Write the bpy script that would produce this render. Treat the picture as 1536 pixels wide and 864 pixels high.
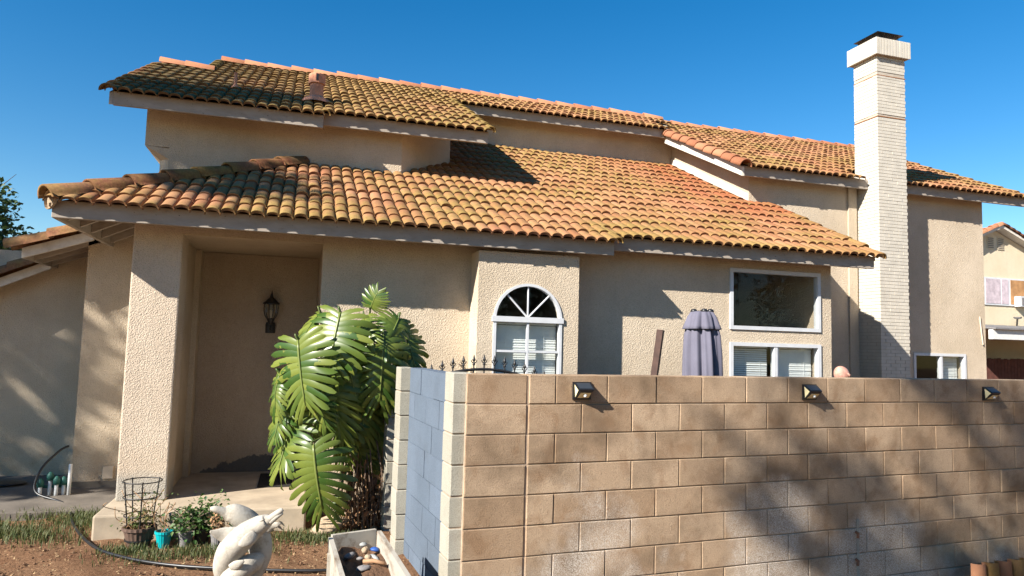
import bpy, math, random
import numpy as np
from mathutils import Matrix, Vector
random.seed(7); rng = np.random.default_rng(7)
R = math.radians
scene = bpy.context.scene
for o in list(bpy.data.objects): bpy.data.objects.remove(o)
COL = scene.collection

# ---------------------------------------------------------------- camera, sky, sun, exposure
FPX, PITCH, ROLL, YAW, EYE = 1060.88, 0.081283, 0.026624, 0.295133, 1.75
cF = np.array([math.sin(YAW)*math.cos(PITCH), math.cos(YAW)*math.cos(PITCH), math.sin(PITCH)])
_r = np.array([math.cos(YAW), -math.sin(YAW), 0.0]); _u = np.cross(_r, cF)
cR = math.cos(ROLL)*_r + math.sin(ROLL)*_u
cU = -math.sin(ROLL)*_r + math.cos(ROLL)*_u
CAM = np.array([0, 0, EYE])
cd = bpy.data.cameras.new('camera'); cam = bpy.data.objects.new('camera', cd); COL.objects.link(cam)
m = Matrix.Identity(4)
for i in range(3):
    m[i][0], m[i][1], m[i][2], m[i][3] = cR[i], cU[i], -cF[i], CAM[i]
cam.matrix_world = m
cd.sensor_width = 36; cd.lens = FPX/1536*36; cd.clip_end = 2000; cd.clip_start = 0.05
scene.camera = cam
SUN = Vector((-2.05, -1.0, 1.47)).normalized()          # towards the sun
el = math.asin(SUN.z); az = math.atan2(SUN.x, SUN.y)
w = bpy.data.worlds.new('World'); scene.world = w; w.use_nodes = True
nt = w.node_tree; bg = nt.nodes['Background']
sky = nt.nodes.new('ShaderNodeTexSky'); sky.sky_type = 'NISHITA'; sky.sun_disc = False
sky.sun_elevation = el; sky.sun_rotation = az % (2*math.pi)
sky.altitude = 0; sky.air_density = 1.0; sky.dust_density = 0.0; sky.ozone_density = 1.6
hs = nt.nodes.new('ShaderNodeHueSaturation'); hs.inputs['Saturation'].default_value = 1.48
nt.links.new(sky.outputs[0], hs.inputs['Color']); nt.links.new(hs.outputs[0], bg.inputs[0]); bg.inputs[1].default_value = 0.062
sl = bpy.data.lights.new('sun', 'SUN'); sl.energy = 5.0; sl.angle = R(0.53); sl.color = (1, .94, .86)
so = bpy.data.objects.new('sun', sl); COL.objects.link(so); so.location = (-20, -10, 15)
so.rotation_euler = SUN.to_track_quat('Z', 'Y').to_euler()
scene.view_settings.view_transform = 'Standard'; scene.view_settings.look = 'None'
scene.view_settings.exposure = 1.38; scene.view_settings.gamma = 1
scene.render.engine = 'CYCLES'

# ---------------------------------------------------------------- helpers
def ray(x, y): return cF + cR*(x-768)/FPX - cU*(y-432)/FPX
def onY(x, y, Y): d = ray(x, y); return CAM + d*Y/d[1]
def onZ(x, y, Z): d = ray(x, y); return CAM + d*(Z-EYE)/d[2]

class MB:
    def __init__(s): s.v = []; s.f = []
    def add(s, vs, fs):
        o = len(s.v); s.v += [tuple(map(float, p)) for p in vs]; s.f += [tuple(i+o for i in f) for f in fs]; return s
    def quad(s, a, b, c, d): return s.add([a, b, c, d], [(0, 1, 2, 3)])
    def box(s, a, b):
        (x0, y0, z0), (x1, y1, z1) = a, b
        return s.add([(x0,y0,z0),(x1,y0,z0),(x1,y1,z0),(x0,y1,z0),(x0,y0,z1),(x1,y0,z1),(x1,y1,z1),(x0,y1,z1)],
              [(0,3,2,1),(4,5,6,7),(0,1,5,4),(1,2,6,5),(2,3,7,6),(3,0,4,7)])
    def prism(s, poly, d):          # poly: 3D ring, d: extrusion vector
        n = len(poly); P = [np.array(p, float) for p in poly]; d = np.array(d, float)
        return s.add(P+[p+d for p in P], [tuple(range(n))[::-1], tuple(range(n, 2*n))]+[(i,(i+1)%n,(i+1)%n+n,i+n) for i in range(n)])
    def tube(s, pts, r, n=8, cap=True, flat=None):
        P = [np.array(p, float) for p in pts]; rs = r if hasattr(r, '__len__') else [r]*len(P)
        o = len(s.v); prev = None
        for i, p in enumerate(P):
            t = P[min(i+1, len(P)-1)]-P[max(i-1, 0)]; t /= np.linalg.norm(t)+1e-9
            if prev is None:
                a = np.array([0, 0, 1.0]) if abs(t[2]) < .9 else np.array([1.0, 0, 0])
                if flat is not None: a = np.array(flat, float)
                u = np.cross(t, a)
            else: u = prev-t*(prev@t)
            u /= np.linalg.norm(u)+1e-9; prev = u; v = np.cross(t, u)
            ru, rv = rs[i] if hasattr(rs[i], '__len__') else (rs[i], rs[i])
            for k in range(n):
                q = 2*math.pi*k/n; s.v.append(tuple(p+u*math.cos(q)*ru+v*math.sin(q)*rv))
        for i in range(len(P)-1):
            for k in range(n):
                s.f.append((o+i*n+k, o+i*n+(k+1)%n, o+(i+1)*n+(k+1)%n, o+(i+1)*n+k))
        if cap:
            s.f.append(tuple(o+k for k in range(n))[::-1]); s.f.append(tuple(o+(len(P)-1)*n+k for k in range(n)))
        return s
    def lathe(s, prof, c=(0,0,0), n=20, wob=None):
        o = len(s.v); c = np.array(c, float)
        for i, (r, z) in enumerate(prof):
            for k in range(n):
                q = 2*math.pi*k/n; rr = r*(wob(q, z) if wob else 1)
                s.v.append((c[0]+rr*math.cos(q), c[1]+rr*math.sin(q), c[2]+z))
        for i in range(len(prof)-1):
            for k in range(n): s.f.append((o+i*n+k, o+i*n+(k+1)%n, o+(i+1)*n+(k+1)%n, o+(i+1)*n+k))
        return s
    def mesh(s, name, smooth=False):
        me = bpy.data.meshes.new(name); me.from_pydata(s.v, [], s.f); me.update()
        if smooth: me.shade_smooth()
        return me
    def build(s, name, mat, parent=None, smooth=False, world=True):
        me = s.mesh(name, smooth); return place(name, me, mat, parent)
def place(name, me, mat, parent=None, mw=None):
    o = bpy.data.objects.new(name, me); COL.objects.link(o)
    if mat is not None and len(me.materials) == 0: me.materials.append(mat)
    if parent is not None: o.parent = parent
    if mw is not None: o.matrix_local = mw
    return o
def tag(o, label=None, cat=None, group=None, kind=None):
    if label: o['label'] = label
    if cat: o['category'] = cat
    if group: o['group'] = group
    if kind: o['kind'] = kind
    return o
def root(name, label, cat, loc=(0,0,0), rz=0, group=None):
    o = bpy.data.objects.new(name, None); COL.objects.link(o); o.location = loc; o.rotation_euler = (0,0,rz)
    o.empty_display_size = .1
    return tag(o, label, cat, group)
def spline(pts, n=8):
    P = [np.array(p, float) for p in pts]; out = []
    for i in range(len(P)-1):
        a, b, c, d = P[max(i-1, 0)], P[i], P[i+1], P[min(i+2, len(P)-1)]
        for k in range(n):
            t = k/n; out.append(.5*((2*b)+(c-a)*t+(2*a-5*b+4*c-d)*t*t+(3*b-a-3*c+d)*t**3))
    return out+[P[-1]]

# ---------------------------------------------------------------- materials
MATS = {}
class NT:
    def __init__(s, name):
        s.m = bpy.data.materials.new(name); s.m.use_nodes = True; s.t = s.m.node_tree; s.b = s.t.nodes['Principled BSDF']
        s.geo = s.t.nodes.new('ShaderNodeNewGeometry'); s.pos = s.geo.outputs['Position']; MATS[name] = s.m
    def n(s, t, **k):
        x = s.t.nodes.new(t)
        for a, b in k.items(): setattr(x, a, b)
        return x
    def link(s, a, b): s.t.links.new(a, b)
    def noise(s, scale, detail=4, rough=.6, vec=None, dist=0, stretch=None):
        x = s.n('ShaderNodeTexNoise'); x.inputs['Scale'].default_value = scale; x.inputs['Detail'].default_value = detail
        x.inputs['Roughness'].default_value = rough; x.inputs['Distortion'].default_value = dist
        v = vec or s.pos
        if stretch:
            mp = s.n('ShaderNodeMapping'); mp.inputs['Scale'].default_value = stretch; s.link(v, mp.inputs[0]); v = mp.outputs[0]
        s.link(v, x.inputs['Vector']); return x.outputs['Fac']
    def vor(s, scale, feat='F1'):
        x = s.n('ShaderNodeTexVoronoi', feature=feat); x.inputs['Scale'].default_value = scale; s.link(s.pos, x.inputs['Vector']); return x.outputs['Distance']
    def ramp(s, fac, a, b):
        x = s.n('ShaderNodeMapRange'); x.inputs[1].default_value = a; x.inputs[2].default_value = b; s.link(fac, x.inputs[0]); return x.outputs[0]
    def mix(s, f, a, b, mode='MIX'):
        x = s.n('ShaderNodeMix', data_type='RGBA', blend_type=mode)
        if isinstance(f, (int, float)): x.inputs[0].default_value = f
        else: s.link(f, x.inputs[0])
        for i, c in ((6, a), (7, b)):
            if isinstance(c, tuple): x.inputs[i].default_value = (*c, 1)
            else: s.link(c, x.inputs[i])
        return x.outputs[2]
    def math(s, op, a, b=None):
        x = s.n('ShaderNodeMath', operation=op)
        for i, c in ((0, a), (1, b)):
            if c is None: continue
            if isinstance(c, (int, float)): x.inputs[i].default_value = c
            else: s.link(c, x.inputs[i])
        return x.outputs[0]
    def axis(s, k):
        x = s.n('ShaderNodeSeparateXYZ'); s.link(s.pos, x.inputs[0]); return x.outputs[k]
    def rnd(s):
        oi = s.n('ShaderNodeObjectInfo').outputs['Random']; ri = s.geo.outputs['Random Per Island']
        return s.math('FRACT', s.math('ADD', oi, ri))
    def bump(s, h, strength=.5, dist=.01, prev=None):
        x = s.n('ShaderNodeBump'); x.inputs['Strength'].default_value = strength; x.inputs['Distance'].default_value = dist
        s.link(h, x.inputs['Height'])
        if prev is not None: s.link(prev, x.inputs['Normal'])
        return x.outputs[0]
    def out(s, col=None, rough=.85, nrm=None, spec=.3, **k):
        if isinstance(col, tuple): s.b.inputs['Base Color'].default_value = (*col, 1)
        elif col is not None: s.link(col, s.b.inputs['Base Color'])
        if isinstance(rough, (int, float)): s.b.inputs['Roughness'].default_value = rough
        else: s.link(rough, s.b.inputs['Roughness'])
        s.b.inputs['Specular IOR Level'].default_value = spec
        if nrm is not None: s.link(nrm, s.b.inputs['Normal'])
        for a, b in k.items(): s.b.inputs[a.replace('_', ' ')].default_value = b
        return s.m

def simple(name, c, rough=.8, var=.25, scale=6, bs=80, bst=.3, bd=.004, spec=.3, **k):
    s = NT(name); f = s.noise(scale, 5)
    col = s.mix(s.ramp(f, .3, .7), tuple(x*(1-var) for x in c), tuple(min(1, x*(1+var)) for x in c))
    return s.out(col, rough, s.bump(s.noise(bs, 4), bst, bd), spec, **k)

# stucco with lumps and dirt
def stucco(name, c1, c2, patch=None):
    s = NT(name)
    col = s.mix(s.ramp(s.noise(1.3, 5), .35, .68), c1, c2)
    streak = s.noise(3, 4, .6, stretch=(3.5, 3.5, .35))
    col = s.mix(s.math('MULTIPLY', s.ramp(streak, .52, .8), .22), col, tuple(x*.72 for x in c1))
    col = s.mix(s.math('MULTIPLY', s.ramp(s.noise(95, 4, .7), .46, .66), .42), col, tuple(x*.60 for x in c1))
    col = s.mix(s.math('MULTIPLY', s.ramp(s.noise(7, 6, .75), .52, .75), .25), col, tuple(x*.6 for x in c1))
    z = s.axis(2)
    dirt = s.math('MULTIPLY', s.ramp(z, .75, .05), s.ramp(s.noise(5, 5), .3, .75))
    col = s.mix(s.math('MULTIPLY', dirt, .75), col, (.30, .19, .11))
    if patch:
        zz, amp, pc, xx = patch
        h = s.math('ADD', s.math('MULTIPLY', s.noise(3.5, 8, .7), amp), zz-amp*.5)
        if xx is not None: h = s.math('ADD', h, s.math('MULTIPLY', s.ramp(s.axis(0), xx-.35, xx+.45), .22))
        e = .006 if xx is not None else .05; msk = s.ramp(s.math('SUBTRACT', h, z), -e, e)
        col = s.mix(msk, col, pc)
    hgt = s.math('ADD', s.noise(62, 5, .7), s.math('MULTIPLY', s.vor(85), .5))
    return s.out(col, .93, s.bump(hgt, 1.0, .0105), .12)
STUC = stucco('stucco', (.49, .40, .29), (.60, .50, .375))
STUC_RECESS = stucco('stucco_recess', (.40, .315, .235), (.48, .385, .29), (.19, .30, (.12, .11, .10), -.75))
STUC_POST = stucco('stucco_post', (.51, .415, .315), (.61, .51, .395), (.45, .14, (.36, .325, .27), None))
STUC_N = stucco('stucco_neighbour', (.62, .52, .36), (.68, .58, .42))

# weathered painted fascia
s = NT('fascia_paint')
c = s.mix(s.ramp(s.noise(4, 6, .65, stretch=(1, 1, 3)), .35, .7), (.42, .36, .29), (.56, .49, .41))
c = s.mix(s.math('MULTIPLY', s.ramp(s.noise(14, 6, .7, stretch=(.5, 1, 2)), .58, .72), .6), c, (.24, .18, .13))
c = s.mix(s.ramp(s.noise(40, 2), .70, .74), c, (.10, .07, .05))
c = s.mix(.42, c, (.12, .10, .085)); FASC = s.out(c, .8, s.bump(s.noise(30, 6, .7, stretch=(.3, 1, 3)), .5, .004))
s = NT('white_trim')
c = s.mix(s.ramp(s.noise(9, 6, .7), .45, .75), (.60, .56, .49), (.44, .39, .32))
WTRIM = s.out(c, .7, s.bump(s.noise(40, 4), .3, .003))

# roof tile: terracotta, ochre moss, per-tile tint
def tile_mat(name, moss, red, dark, base=1.0):
    s = NT(name); r = s.rnd()
    col = s.mix(r, (.23*base, .088*base, .046*base), (.37*base, .18*base, .10*base))
    col = s.mix(s.math('MULTIPLY', s.ramp(s.noise(38, 5, .7), .4, .7), .5), col, (.36, .16, .08))
    z2 = s.noise(.9, 5, .62)
    x = s.axis(0)
    mfac = s.math('MULTIPLY', s.ramp(s.math('ADD', z2, s.math('MULTIPLY', s.noise(11, 5, .7), .42)), .62-.22*moss, .92-.22*moss), .72)
    at_ = s.n('ShaderNodeAttribute', attribute_name='along').outputs['Fac']
    mfac = s.math('MULTIPLY', mfac, s.ramp(s.math('ADD', at_, s.math('MULTIPLY', s.noise(31, 4), .6)), 1.45, .55))
    mossc = s.mix(s.ramp(s.noise(23, 4, .7), .3, .7), (.12, .092, .022), (.285, .215, .058))
    col = s.mix(mfac, col, mossc)
    if red:                        # newer red tiles towards the side wall
        rf = s.math('MULTIPLY', s.ramp(s.math('ADD', x, s.math('MULTIPLY', s.noise(1.7, 4), 1.6)), 5.6, 7.1), s.ramp(s.axis(1), 8.0, 8.9))
        col = s.mix(s.math('MULTIPLY', s.math('MULTIPLY', rf, s.ramp(r, .05, .6)), .75), col, (.25, .07, .03))
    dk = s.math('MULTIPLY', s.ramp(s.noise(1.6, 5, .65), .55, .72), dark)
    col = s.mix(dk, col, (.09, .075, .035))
    if name == 'tile_upper':  # dark moss on the left end; its colour also deepens the tree shadow
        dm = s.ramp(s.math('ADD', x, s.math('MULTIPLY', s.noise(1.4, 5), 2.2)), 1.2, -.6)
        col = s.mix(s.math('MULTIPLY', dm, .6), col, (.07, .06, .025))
    lich = s.ramp(s.noise(60, 3), .68, .72)
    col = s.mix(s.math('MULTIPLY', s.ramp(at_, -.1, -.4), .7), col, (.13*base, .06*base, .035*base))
    col = s.mix(s.math('MULTIPLY', lich, .5), col, (.16, .11, .06))
    return s.out(col, .9, s.bump(s.noise(90, 5, .7), .55, .006), .15)
TILE_LOW = tile_mat('tile_lower', .55, True, .25)
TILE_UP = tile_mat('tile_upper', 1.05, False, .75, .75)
TILE_RT = tile_mat('tile_right', .5, False, .35)
TILE_CAP = tile_mat('tile_cap', -1.2, False, .25)
TILE_HIP = tile_mat('tile_hip', .1, False, .8, .42)  # darker base puts the shade on the hip caps into the colour

# concrete block
def block(name, c1, c2, effl, stain):
    s = NT(name); r = s.rnd()
    col = s.mix(r, c1, c2)
    col = s.mix(s.math('MULTIPLY', s.ramp(s.noise(2.3, 5, .6), .45, .7), stain), col, tuple(q*.42 for q in c1))
    col = s.mix(s.math('MULTIPLY', s.ramp(s.noise(5.5, 5, .6, dist=.4), .5, .72), stain*.7), col, (c1[0]*.62, c1[1]*.5, c1[2]*.4))
    if effl:
        g = s.math('SUBTRACT', s.noise(1.1, 5, .62), s.math('MULTIPLY', s.axis(2), .11))
        sp = s.math('MULTIPLY', s.ramp(g, .44, .58), s.ramp(s.noise(130, 3), .35, .6))
        col = s.mix(s.math('MULTIPLY', sp, .75), col, (.66, .60, .52))
    col = s.mix(s.math('MULTIPLY', s.ramp(s.noise(150, 3, .7), .46, .68), .55), col, tuple(q*.45 for q in c1))
    return s.out(col, .95, s.bump(s.math('ADD', s.noise(150, 4, .7), s.math('MULTIPLY', s.noise(30, 3), .4)), .8, .006), .12)
BLOCK = block('block_tan', (.33, .225, .14), (.47, .345, .23), True, .8)
BLOCKP = block('block_pale', (.33, .31, .25), (.39, .365, .30), False, .25)
BLOCKB = block('block_blue_paint', (.115, .145, .185), (.135, .168, .215), False, .25)
MORTAR = simple('mortar', (.33, .25, .18), .95, .25, 12)
BRICKW = simple('painted_brick', (.50, .46, .385), .75, .10, 5, 90, .4, .004)
BRICKM = simple('painted_brick_joint', (.40, .35, .28), .9, .15, 8)
RUST = simple('rust_streak', (.28, .13, .06), .9, .3, 20)
CONC = simple('concrete', (.37, .30, .215), .9, .22, 3.5, 120, .4, .004)
WALKC = simple('walkway_concrete', (.13, .112, .092), .9, .3, 3, 90, .5, .006)
IRON = simple('black_iron', (.015, .014, .013), .45, .3, 20, 60, .3, .002, .5)
BLACKP = simple('black_plastic', (.012, .012, .013), .4, .2, 20, 60, .1, .001, .5)
PVC = simple('pvc', (.60, .60, .58), .4, .12, 10, 40, .1, .001)
GREENV = simple('valve_green', (.02, .09, .07), .5, .2, 10)
ALU = simple('window_frame', (.52, .53, .54), .45, .08, 8, 30, .1, .001, .5)
BLIND = simple('blind_slat', (.82, .83, .80), .6, .08, 4, 20, .05, .001)
DARK = simple('interior_wall', (.20, .17, .14), .9, .15, 2)
TEAL = simple('teal_plastic', (.0, .30, .32), .4, .12, 8, 30, .1, .001, .5)
BARREL = simple('brown_pot', (.10, .062, .045), .8, .35, 15, 40, .5, .004)
GREYPOT = simple('grey_pot', (.17, .16, .155), .7, .25, 12, 50, .5, .003)
STONEW = NT('cast_stone'); s = STONEW
c = s.mix(s.ramp(s.noise(7, 6, .65), .35, .7), (.34, .305, .25), (.46, .425, .36))
c = s.mix(s.math('MULTIPLY', s.ramp(s.noise(16, 7, .8), .50, .68), .65), c, (.17, .14, .10))
STONEW = s.out(c, .85, s.bump(s.noise(60, 6, .7), .6, .005))
ROCK = simple('rock', (.36, .27, .18), .95, .35, 9, 40, .8, .012)
WOODW = NT('white_wood'); s = WOODW
c = s.mix(s.ramp(s.noise(13, 6, .7, stretch=(1, .25, 1)), .5, .72), (.36, .33, .275), (.17, .125, .085))
WOODW = s.out(c, .8, s.bump(s.noise(50, 5), .4, .003))
BROWNW = simple('brown_post', (.055, .028, .02), .7, .3, 14, 60, .4, .003)
LAV = simple('lavender_canvas', (.125, .12, .155), .9, .10, 5, 160, .3, .002, .1)
VENTC = simple('vent_terracotta', (.50, .22, .13), .85, .25, 14)
MAT = simple('doormat_black', (.02, .018, .016), .95, .4, 40, 160, .8, .006)
SKIN = simple('skin', (.46, .24, .18), .55, .28, 30, 90, .1, .001)
SHIRT = simple('navy_shirt', (.035, .04, .055), .9, .2, 12)
JEANS = simple('dark_trousers', (.03, .04, .07), .9, .2, 12)
BLUEP = simple('blue_scrap', (.02, .07, .26), .5, .15, 9)
SHELL = simple('pale_shell', (.27, .28, .27), .6, .3, 14)
RUSTP = simple('rusty_iron', (.24, .10, .05), .85, .35, 18)
BARK = simple('bark', (.13, .09, .065), .95, .35, 10, 30, .9, .02)
DRY = simple('dry_leaf', (.26, .15, .075), .9, .4, 10)
DIRTP = simple('planter_soil', (.14, .075, .04), .95, .35, 10, 50, .9, .015)
SOLAR = simple('solar_panel', (.03, .035, .04), .42, .1, 9, 20, .0, .001, .6)
LENS = simple('led_lens', (.75, .66, .38), .3, .1, 9, 20, .1, .001, .5)
REDW = simple('red_fence', (.09, .035, .026), .9, .25, 7)
CREAM = simple('cover_plate_paint', (.55, .45, .34), .8, .08, 8)

def leaf_mat(name, a, b, yel=None, gloss=.35):
    s = NT(name); r = s.rnd()
    col = s.mix(s.math('FRACT', s.math('ADD', r, s.math('MULTIPLY', s.noise(6, 3), .5))), a, b)
    if yel: col = s.mix(s.ramp(s.noise(9, 4), .66, .74), col, yel)
    s.out(col, gloss, None, .45)
    tr = s.n('ShaderNodeBsdfTranslucent'); s.link(col, tr.inputs[0])
    mx = s.n('ShaderNodeMixShader'); mx.inputs[0].default_value = .3
    s.link(s.b.outputs[0], mx.inputs[1]); s.link(tr.outputs[0], mx.inputs[2])
    s.link(mx.outputs[0], s.t.nodes['Material Output'].inputs[0]); return s.m
LEAF = leaf_mat('monstera_leaf', (.04, .095, .016), (.19, .225, .04), (.28, .27, .06), .34)
RIB = leaf_mat('leaf_rib', (.15, .20, .045), (.20, .24, .06))
PETI = leaf_mat('petiole', (.07, .12, .03), (.14, .16, .05))
TREEL = leaf_mat('tree_leaf', (.03, .06, .014), (.07, .11, .025), None, .5)
SHRUB = leaf_mat('shrub_leaf', (.035, .09, .02), (.09, .15, .035), (.25, .17, .06), .5)
VINE = leaf_mat('vine_leaf', (.06, .11, .025), (.20, .17, .06), (.26, .12, .05), .6)
GRASS = leaf_mat('grass_blade', (.05, .08, .02), (.13, .13, .045), (.28, .22, .09), .6)

s = NT('glass'); gl = s.n('ShaderNodeBsdfGlossy'); gl.inputs['Roughness'].default_value = .02; gl.inputs[0].default_value = (.9, .95, 1, 1)
tp = s.n('ShaderNodeBsdfTransparent'); tp.inputs[0].default_value = (.95, .97, .96, 1)
fr = s.n('ShaderNodeFresnel'); fr.inputs[0].default_value = 1.5
nz = s.bump(s.noise(1.2, 2), .02, .02); s.link(nz, gl.inputs['Normal'])
mx = s.n('ShaderNodeMixShader'); s.link(s.math('ADD', s.math('MULTIPLY', fr.outputs[0], .5), .0), mx.inputs[0]); s.link(tp.outputs[0], mx.inputs[1]); s.link(gl.outputs[0], mx.inputs[2])
s.link(mx.outputs[0], s.t.nodes['Material Output'].inputs[0]); GLASS = s.m

# ground: red-brown dirt
s = NT('dirt')
c = s.mix(s.ramp(s.noise(1.1, 6, .65), .35, .68), (.17, .085, .045), (.27, .155, .085))
c = s.mix(s.math('MULTIPLY', s.ramp(s.noise(26, 6, .75), .5, .75), .6), c, (.33, .21, .12))
c = s.mix(s.math('MULTIPLY', s.ramp(s.noise(60, 4, .7), .58, .72), .6), c, (.08, .04, .022))
DIRT = s.out(c, .97, s.bump(s.math('ADD', s.noise(22, 8, .75), s.math('MULTIPLY', s.noise(5, 4), 1.2)), 1.0, .05), .1)

# ================================================================ SETTING
def grid_ground():
    mb = MB()
    xs = np.concatenate([np.linspace(-200, -6, 12), np.linspace(-5, 7, 150)[0:], np.linspace(9, 200, 12)])
    ys = np.concatenate([np.linspace(-60, 2, 8), np.linspace(2.6, 9.2, 90), np.linspace(12, 240, 14)])
    ph = rng.uniform(0, 6.28, 12); k = rng.normal(0, 1, (12, 2))*np.linspace(1.5, 14, 12)[:, None]; am = .035/np.linspace(1, 8, 12)
    for y in ys:
        for x in xs:
            z = 0.0
            if -5 <= x <= 7 and 2.5 < y < 9.2:
                z = float(sum(am[i]*math.sin(k[i,0]*x+k[i,1]*y+ph[i]) for i in range(12)))*.6-.016
                if x > 1.6: z -= .10*min(x-1.6, 4)*max(0, min(1, (5.6-y)/.5))
            mb.v.append((x, y, z))
    nx = len(xs)
    for j in range(len(ys)-1):
        for i in range(nx-1): mb.f.append((j*nx+i, j*nx+i+1, (j+1)*nx+i+1, (j+1)*nx+i))
    return tag(mb.build('ground', DIRT, None, True), kind='structure')
grid_ground()
mb = MB(); mb.box((-7, 7.95, -.1), (-1.62, 10.3, .035)); tag(mb.build('walkway', WALKC), kind='structure')
mb = MB(); mb.prism([(-1.58, 6.95, -.1), (.18, 7.0, -.1), (.20, 9.2, -.1), (-1.56, 9.2, -.1)], (0, 0, .303))
ps = mb.build('porch_slab', CONC); tag(ps, kind='structure')
bv = ps.modifiers.new('bevel', 'BEVEL'); bv.width = .018; bv.segments = 2

# ================================================================ HOUSE
house = root('house', 'beige stucco house with mossy clay tile roofs and tall white chimney', 'house', (0, 0, 0))
def wall_y(name, Y, th, X0, X1, Z0, Z1, holes=(), mat=STUC, parent=None):
    mb = MB(); xs = sorted({X0, X1, *[h[0] for h in holes], *[h[1] for h in holes]}); zs = sorted({Z0, Z1, *[h[2] for h in holes], *[h[3] for h in holes]})
    hole = lambda x, z: any(h[0] < x < h[1] and h[2] < z < h[3] for h in holes)
    for i in range(len(xs)-1):
        for j in range(len(zs)-1):
            a, b, c, d = xs[i], xs[i+1], zs[j], zs[j+1]
            if hole((a+b)/2, (c+d)/2):
                mb.quad((a,Y,c),(a,Y+th,c),(b,Y+th,c),(b,Y,c)); mb.quad((a,Y,d),(b,Y,d),(b,Y+th,d),(a,Y+th,d))
                mb.quad((a,Y,c),(a,Y,d),(a,Y+th,d),(a,Y+th,c)); mb.quad((b,Y,c),(b,Y+th,c),(b,Y+th,d),(b,Y,d))
            else:
                mb.quad((a,Y,c),(b,Y,c),(b,Y,d),(a,Y,d)); mb.quad((a,Y+th,c),(a,Y+th,d),(b,Y+th,d),(b,Y+th,c))
    mb.quad((X0,Y,Z0),(X0,Y,Z1),(X0,Y+th,Z1),(X0,Y+th,Z0)); mb.quad((X1,Y,Z0),(X1,Y+th,Z0),(X1,Y+th,Z1),(X1,Y,Z1))
    mb.quad((X0,Y,Z1),(X1,Y,Z1),(X1,Y+th,Z1),(X0,Y+th,Z1))
    return mb.build(name, mat, parent if parent else house)
YW, YR_, YB = 7.51, 9.45, 7.17
# front wall either side of the bay
wall_y('wall', YW, .18, .235, 1.86, 0, 3.05)
WIN_BIG = (5.09, 6.405, 2.035, 2.765); WIN_LOW = (5.09, 6.405, .95, 1.855)
wall_y('wall', YW, .18, 2.90, 6.59, 0, 3.05, [WIN_BIG, WIN_LOW])
mb = MB(); mb.box((6.42, YW+.181, 0), (6.588, 9.45, 3.0)); mb.build('wall', STUC, house)       # right flank
mb = MB(); mb.box((.237, YW+.181, .2), (.40, 9.1, 2.745)); mb.build('wall', STUC_RECESS, house)   # porch right flank
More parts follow.
